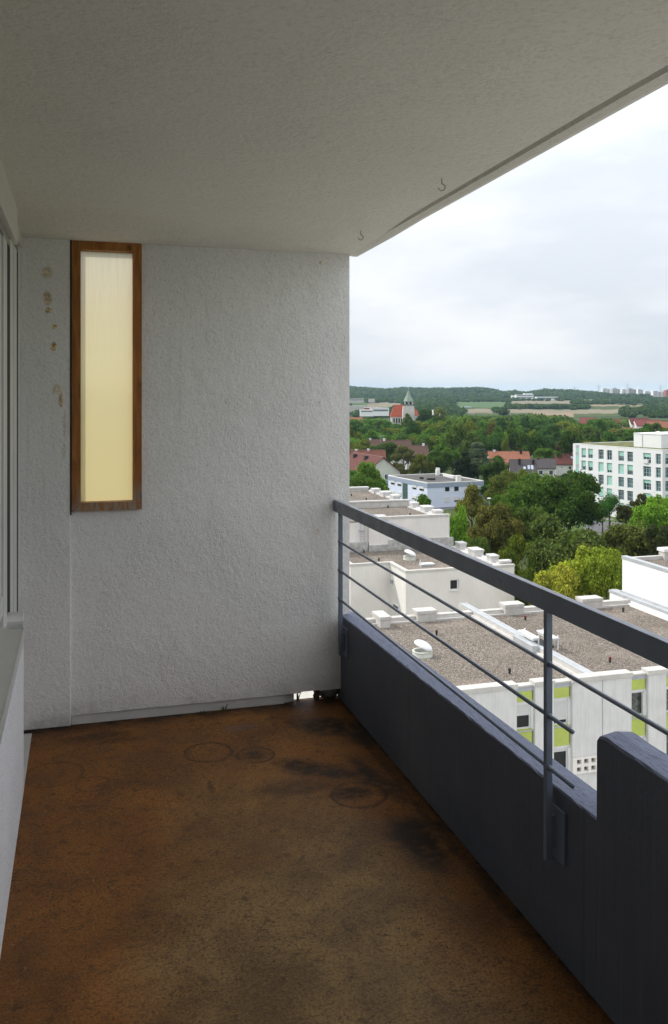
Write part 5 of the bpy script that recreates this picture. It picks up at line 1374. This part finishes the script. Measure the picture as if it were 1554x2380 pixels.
for (r0, y0), (r1, y1) in zip(lv[:-1], lv[1:]):
    A_, B2 = ring(r0, Hy(y0)), ring(r1, Hy(y1))
    for i in range(K): j = (i+1)%K; b.poly([A_[i], A_[j], B2[j], B2[i]])
b.poly(ring(s1*1.15, Hy(932.8))[::-1])
sp_ = b.build('spire', simple('pale_green_copper', (.25, .33, .26), .7, .1, .4), ch)
b = MB(); b.tube((c.x, c.y, Hy(905.5)), (c.x, c.y, Hy(901)), .08, n=6); b.lathe([(0, .3), (.28, 0), (0, -.3)], (c.x, c.y, Hy(904)), 8); b.build('finial', M_greyfr, sp_)
# nave: high hipped red roof to the left, chancel roof to the right
O2 = pd(925, d+14); O2.z = 0; f3 = (O2, u, n); L0, L1 = -14*wpx, 10*wpx
P = lambda p, q, a: O2+u*p+n*q+Vector((0,0,a))
b = MB(); ez, rz_ = Hy(969.5), Hy(941); w = 7.5
b.obox(f3, -15.5*wpx, 15*wpx, -w+.4, w-.4, GZ, ez+.3); b.build('nave_wall', M_stone, ch)
b = MB()
A1, A2, A3, A4 = P(-18*wpx,-w,ez), P(17*wpx,-w,ez), P(17*wpx,w,ez), P(-18*wpx,w,ez); R1, R2 = P(-8*wpx,0,rz_), P(17*wpx,0,rz_)
b.poly([A1, A2, R2, R1]); b.poly([A3, A4, R1, R2]); b.poly([A4, A1, R1]); b.poly([A2, A3, R2]); b.build('nave_roof', T_ch, ch)
b = MB(); O3 = pd(966, d+8); O3.z = 0; Q = lambda p, q, a: O3+u*p+n*q+Vector((0,0,a))
b.poly([Q(-8*wpx,-5,Hy(966)), Q(8*wpx,-5,Hy(966)), Q(3*wpx,0,Hy(952)), Q(-8*wpx,0,Hy(950))]); b.poly([Q(8*wpx,-5,Hy(966)), Q(8*wpx,5,Hy(966)), Q(3*wpx,0,Hy(952))]); b.poly([Q(8*wpx,5,Hy(966)), Q(-8*wpx,5,Hy(966)), Q(-8*wpx,0,Hy(950)), Q(3*wpx,0,Hy(952))])
b.obox((O3, u, n), -7.6*wpx, 7.6*wpx, -4.7, 4.7, GZ, Hy(966)+.1, 1); b.build('chancel', [T_ch, M_stone], ch)
b = MB()
for k in range(4): b.obox((O2-n*(w-.4), u, -n), (-10+k*6)*wpx-.5, (-10+k*6)*wpx+.5, 0, .1, ez-4.2, ez-1); 
b.build('nave_window', M_glass, ch)

# ------------------------------------------------------------------ far buildings
M_fw = simple('far_white_wall', (.82, .82, .82), .8, .03, .1); M_fg = simple('far_grey_wall', (.50, .47, .45), .8, .06, .05)
M_win = simple('far_window_band', (.16, .18, .20), .4)
def hall(px0, px1, ytop, ybot, d, label, wallm=None, roofm=None, dep=18, bands=0, name='warehouse', cat='building', group=None, notch=None):
    a, c = pd(px0, d), pd(px1, d); a.z = c.z = 0; fr, L_ = wframe(a, c, (a+c)/2+Vector((sA, cA, 0))*10); top, bot = Z(hz(ytop, d)), Z(hz(ybot, d))
    m_ = (a+c)/2; t = thing(name, (m_.x, m_.y, bot-3), label, cat, group)
    b = MB(); b.obox(fr, 0, L_, -dep, 0, bot-4, top)
    if notch: b.obox(fr, L_*notch[0], L_*notch[1], -dep*.6, -1, top, top+notch[2])
    b.build('wall', wallm or M_fw, t)
    b = MB(); b.obox(fr, -.2, L_+.2, -dep-.2, -L_*0-.0+.2, top-.02 if notch else top, top+.3) if not notch else b.obox(fr, -.2, L_+.2, -.99, .2, top, top+.3); b.build('roof', roofm or M_fg, t)
    if bands:
        for k in range(bands):
            b = MB(); zc = top-(top-bot)*(k+.5)/bands; b.obox(fr, L_*.05, L_*.95, 0, .1, zc-.35*(top-bot)/bands*.6, zc+.35*(top-bot)/bands*.6); b.build('window_band', M_win, t)
    return t
hall(808, 852, 944, 951, 1120, 'low grey-white shed at the far left with a dark roof line', M_fg)
hall(848, 862, 947.5, 953, 1020, 'small white factory unit with a reddish gable left of the church', T_or)
hall(862, 905, 948.5, 958.5, 1000, 'long bright white warehouse just left of the church roof', bands=1)
hall(838, 868, 953, 959, 960, 'second low white shed below the factory unit at the left', bands=1)
hall(812, 846, 926.5, 931.5, 1720, 'grey buildings at the far left on the lower hillside', M_fg, bands=1)
hall(858, 872, 927, 930.5, 1760, 'small grey building on the lower hillside at the left', M_fg)
hall(1078, 1118, 916.5, 920.5, 2560, 'long low white building halfway up the wooded ridge', bands=1)
hall(1122, 1160, 918, 921, 2500, 'second low white building on the ridge, right of the longer one')
hall(1201, 1241, 917, 926, 2200, 'large white institute on the hill with a raised middle block', bands=2, notch=(.45, .95, 3.4))
hall(1192, 1203, 919, 923, 2230, 'small white block at the left of the institute on the hill')
hall(1248, 1300, 922, 928, 2130, 'pale flat hall right of the institute on the hill', bands=1)
hall(1076, 1097, 945.5, 950.5, 1500, 'bluish-white farm shed on the green field', simple('bluish_white', (.58, .68, .80), .8), bands=1)
hall(1010, 1024, 954, 962, 860, 'white house front glimpsed right of the church trees')
hall(1340, 1420, 929, 931, 1950, 'low pale greenhouse strip below the wooded ridge at the right')
# tower blocks on the skyline
for i, (x0, x1, yt, yb, d, red) in enumerate([(1402,1420,902,916,2700,0),(1425,1446,902.5,918,2600,0),(1447,1462,904,920,2550,0),(1462,1481,903,920,2500,0),(1484,1497,903.5,920,2540,0),(1500,1519,908.5,919,2650,0),(1519,1541,908,926,2350,0),(1541,1548,911,924,2420,0),(1549,1575,906.5,927,2300,1)]):
    pos = ['leftmost', 'second from the left', 'third from the left', 'fourth from the left', 'fifth from the left', 'low one in the gap', 'broad white one', 'narrow grey one', 'red-sided one'][i]
    a, c = pd(x0, d), pd(x1, d); a.z = c.z = 0; fr, L_ = wframe(a, c, (a+c)/2+Vector((sA, cA, 0))*10); top, bot = Z(hz(yt, d)), Z(hz(yb+3, d)); m_ = (a+c)/2
    t = thing('tower_block', (m_.x, m_.y, bot), f'{pos} of the pale high-rise blocks on the right skyline', 'tower block', 'high-rise blocks on the skyline')
    b = MB(); b.obox(fr, 0, L_*.55, -16, 0, bot, top); b.obox(fr, L_*.55, L_, -18, -3, bot, top-2.2); b.obox(fr, L_*.2, L_*.4, -9, -4, top, top+2.6); b.build('wall', simple('brick_red_cladding', (.42, .13, .09), .8) if red else (M_fg if i in (1, 3, 7) else M_fw), t)
    for k in range(int((top-bot)/3)):
        if k > 8: break
        b = MB(); b.obox(fr, L_*.08, L_*.5, 0, .12, top-2.6-k*3, top-1.2-k*3); b.obox(fr, L_*.6, L_*.95, -3, -2.85, top-4.8-k*3, top-3.4-k*3); b.build('window_band', M_win, t)
# pylons on the ridge
for i, (px, yt, d) in enumerate([(1337, 897.5, 2900), (1393, 893, 2850), (1460, 889.5, 2700), (1537, 893.5, 2700)]):
    c = pd(px, d); top = Z(hz(yt, d)); bot = Z(float(ground_e(px, d)))
    t = thing('pylon', (c.x, c.y, bot), ['thin faint', 'thin grey lattice', 'tallest lattice', 'rightmost lattice'][i]+' power pylon standing on the skyline, '+['nearest the white institute', 'left of the high-rise blocks', 'above the fourth high-rise block', 'above the broad white high-rise block'][i], 'pylon', 'power pylons on the ridge')
    b = MB(); H = top-bot; w0 = 4.0
    L4 = [(c.x+sx*w0, c.y+sy*w0) for sx, sy in ((-1,-1),(1,-1),(1,1),(-1,1))]
    for x, y in L4: b.tube((x, y, bot), (c.x, c.y, top), .30, .16, 5)
    for k in range(7):
        f0, f1 = k/8, (k+1)/8; r0, r1 = w0*(1-f0), w0*(1-f1)
        b.tube((c.x-r0*cA, c.y+r0*sA, bot+H*f0), (c.x+r1*cA, c.y-r1*sA, bot+H*f1), .12, .12, 4); b.tube((c.x+r0*cA, c.y-r0*sA, bot+H*f0), (c.x-r1*cA, c.y+r1*sA, bot+H*f1), .12, .12, 4)
    b.build('mast', M_fg, t)
    for f_, w_ in ((.70, 9), (.82, 11), (.92, 7)):
        b = MB(); b.tube((c.x-w_*cA, c.y+w_*sA, bot+H*f_), (c.x+w_*cA, c.y-w_*sA, bot+H*f_), .2, .2, 5); b.build('cross_arm', M_fg, t)

# ------------------------------------------------------------------ air
HZ = True
if HZ:
    m = bpy.data.materials.new('haze'); m.use_nodes = True; t = m.node_tree; t.nodes.clear()
    o_ = t.nodes.new('ShaderNodeOutputMaterial'); v_ = t.nodes.new('ShaderNodeVolumePrincipled')
    v_.inputs['Color'].default_value = (.58, .82, 1, 1); v_.inputs['Density'].default_value = .00007; v_.inputs['Anisotropy'].default_value = .2
    t.links.new(v_.outputs[0], o_.inputs['Volume'])
    b = MB(); b.box(-9600, 9600, -9600, 9600, -60, 75); tag(b.build('haze', m), kind='stuff')
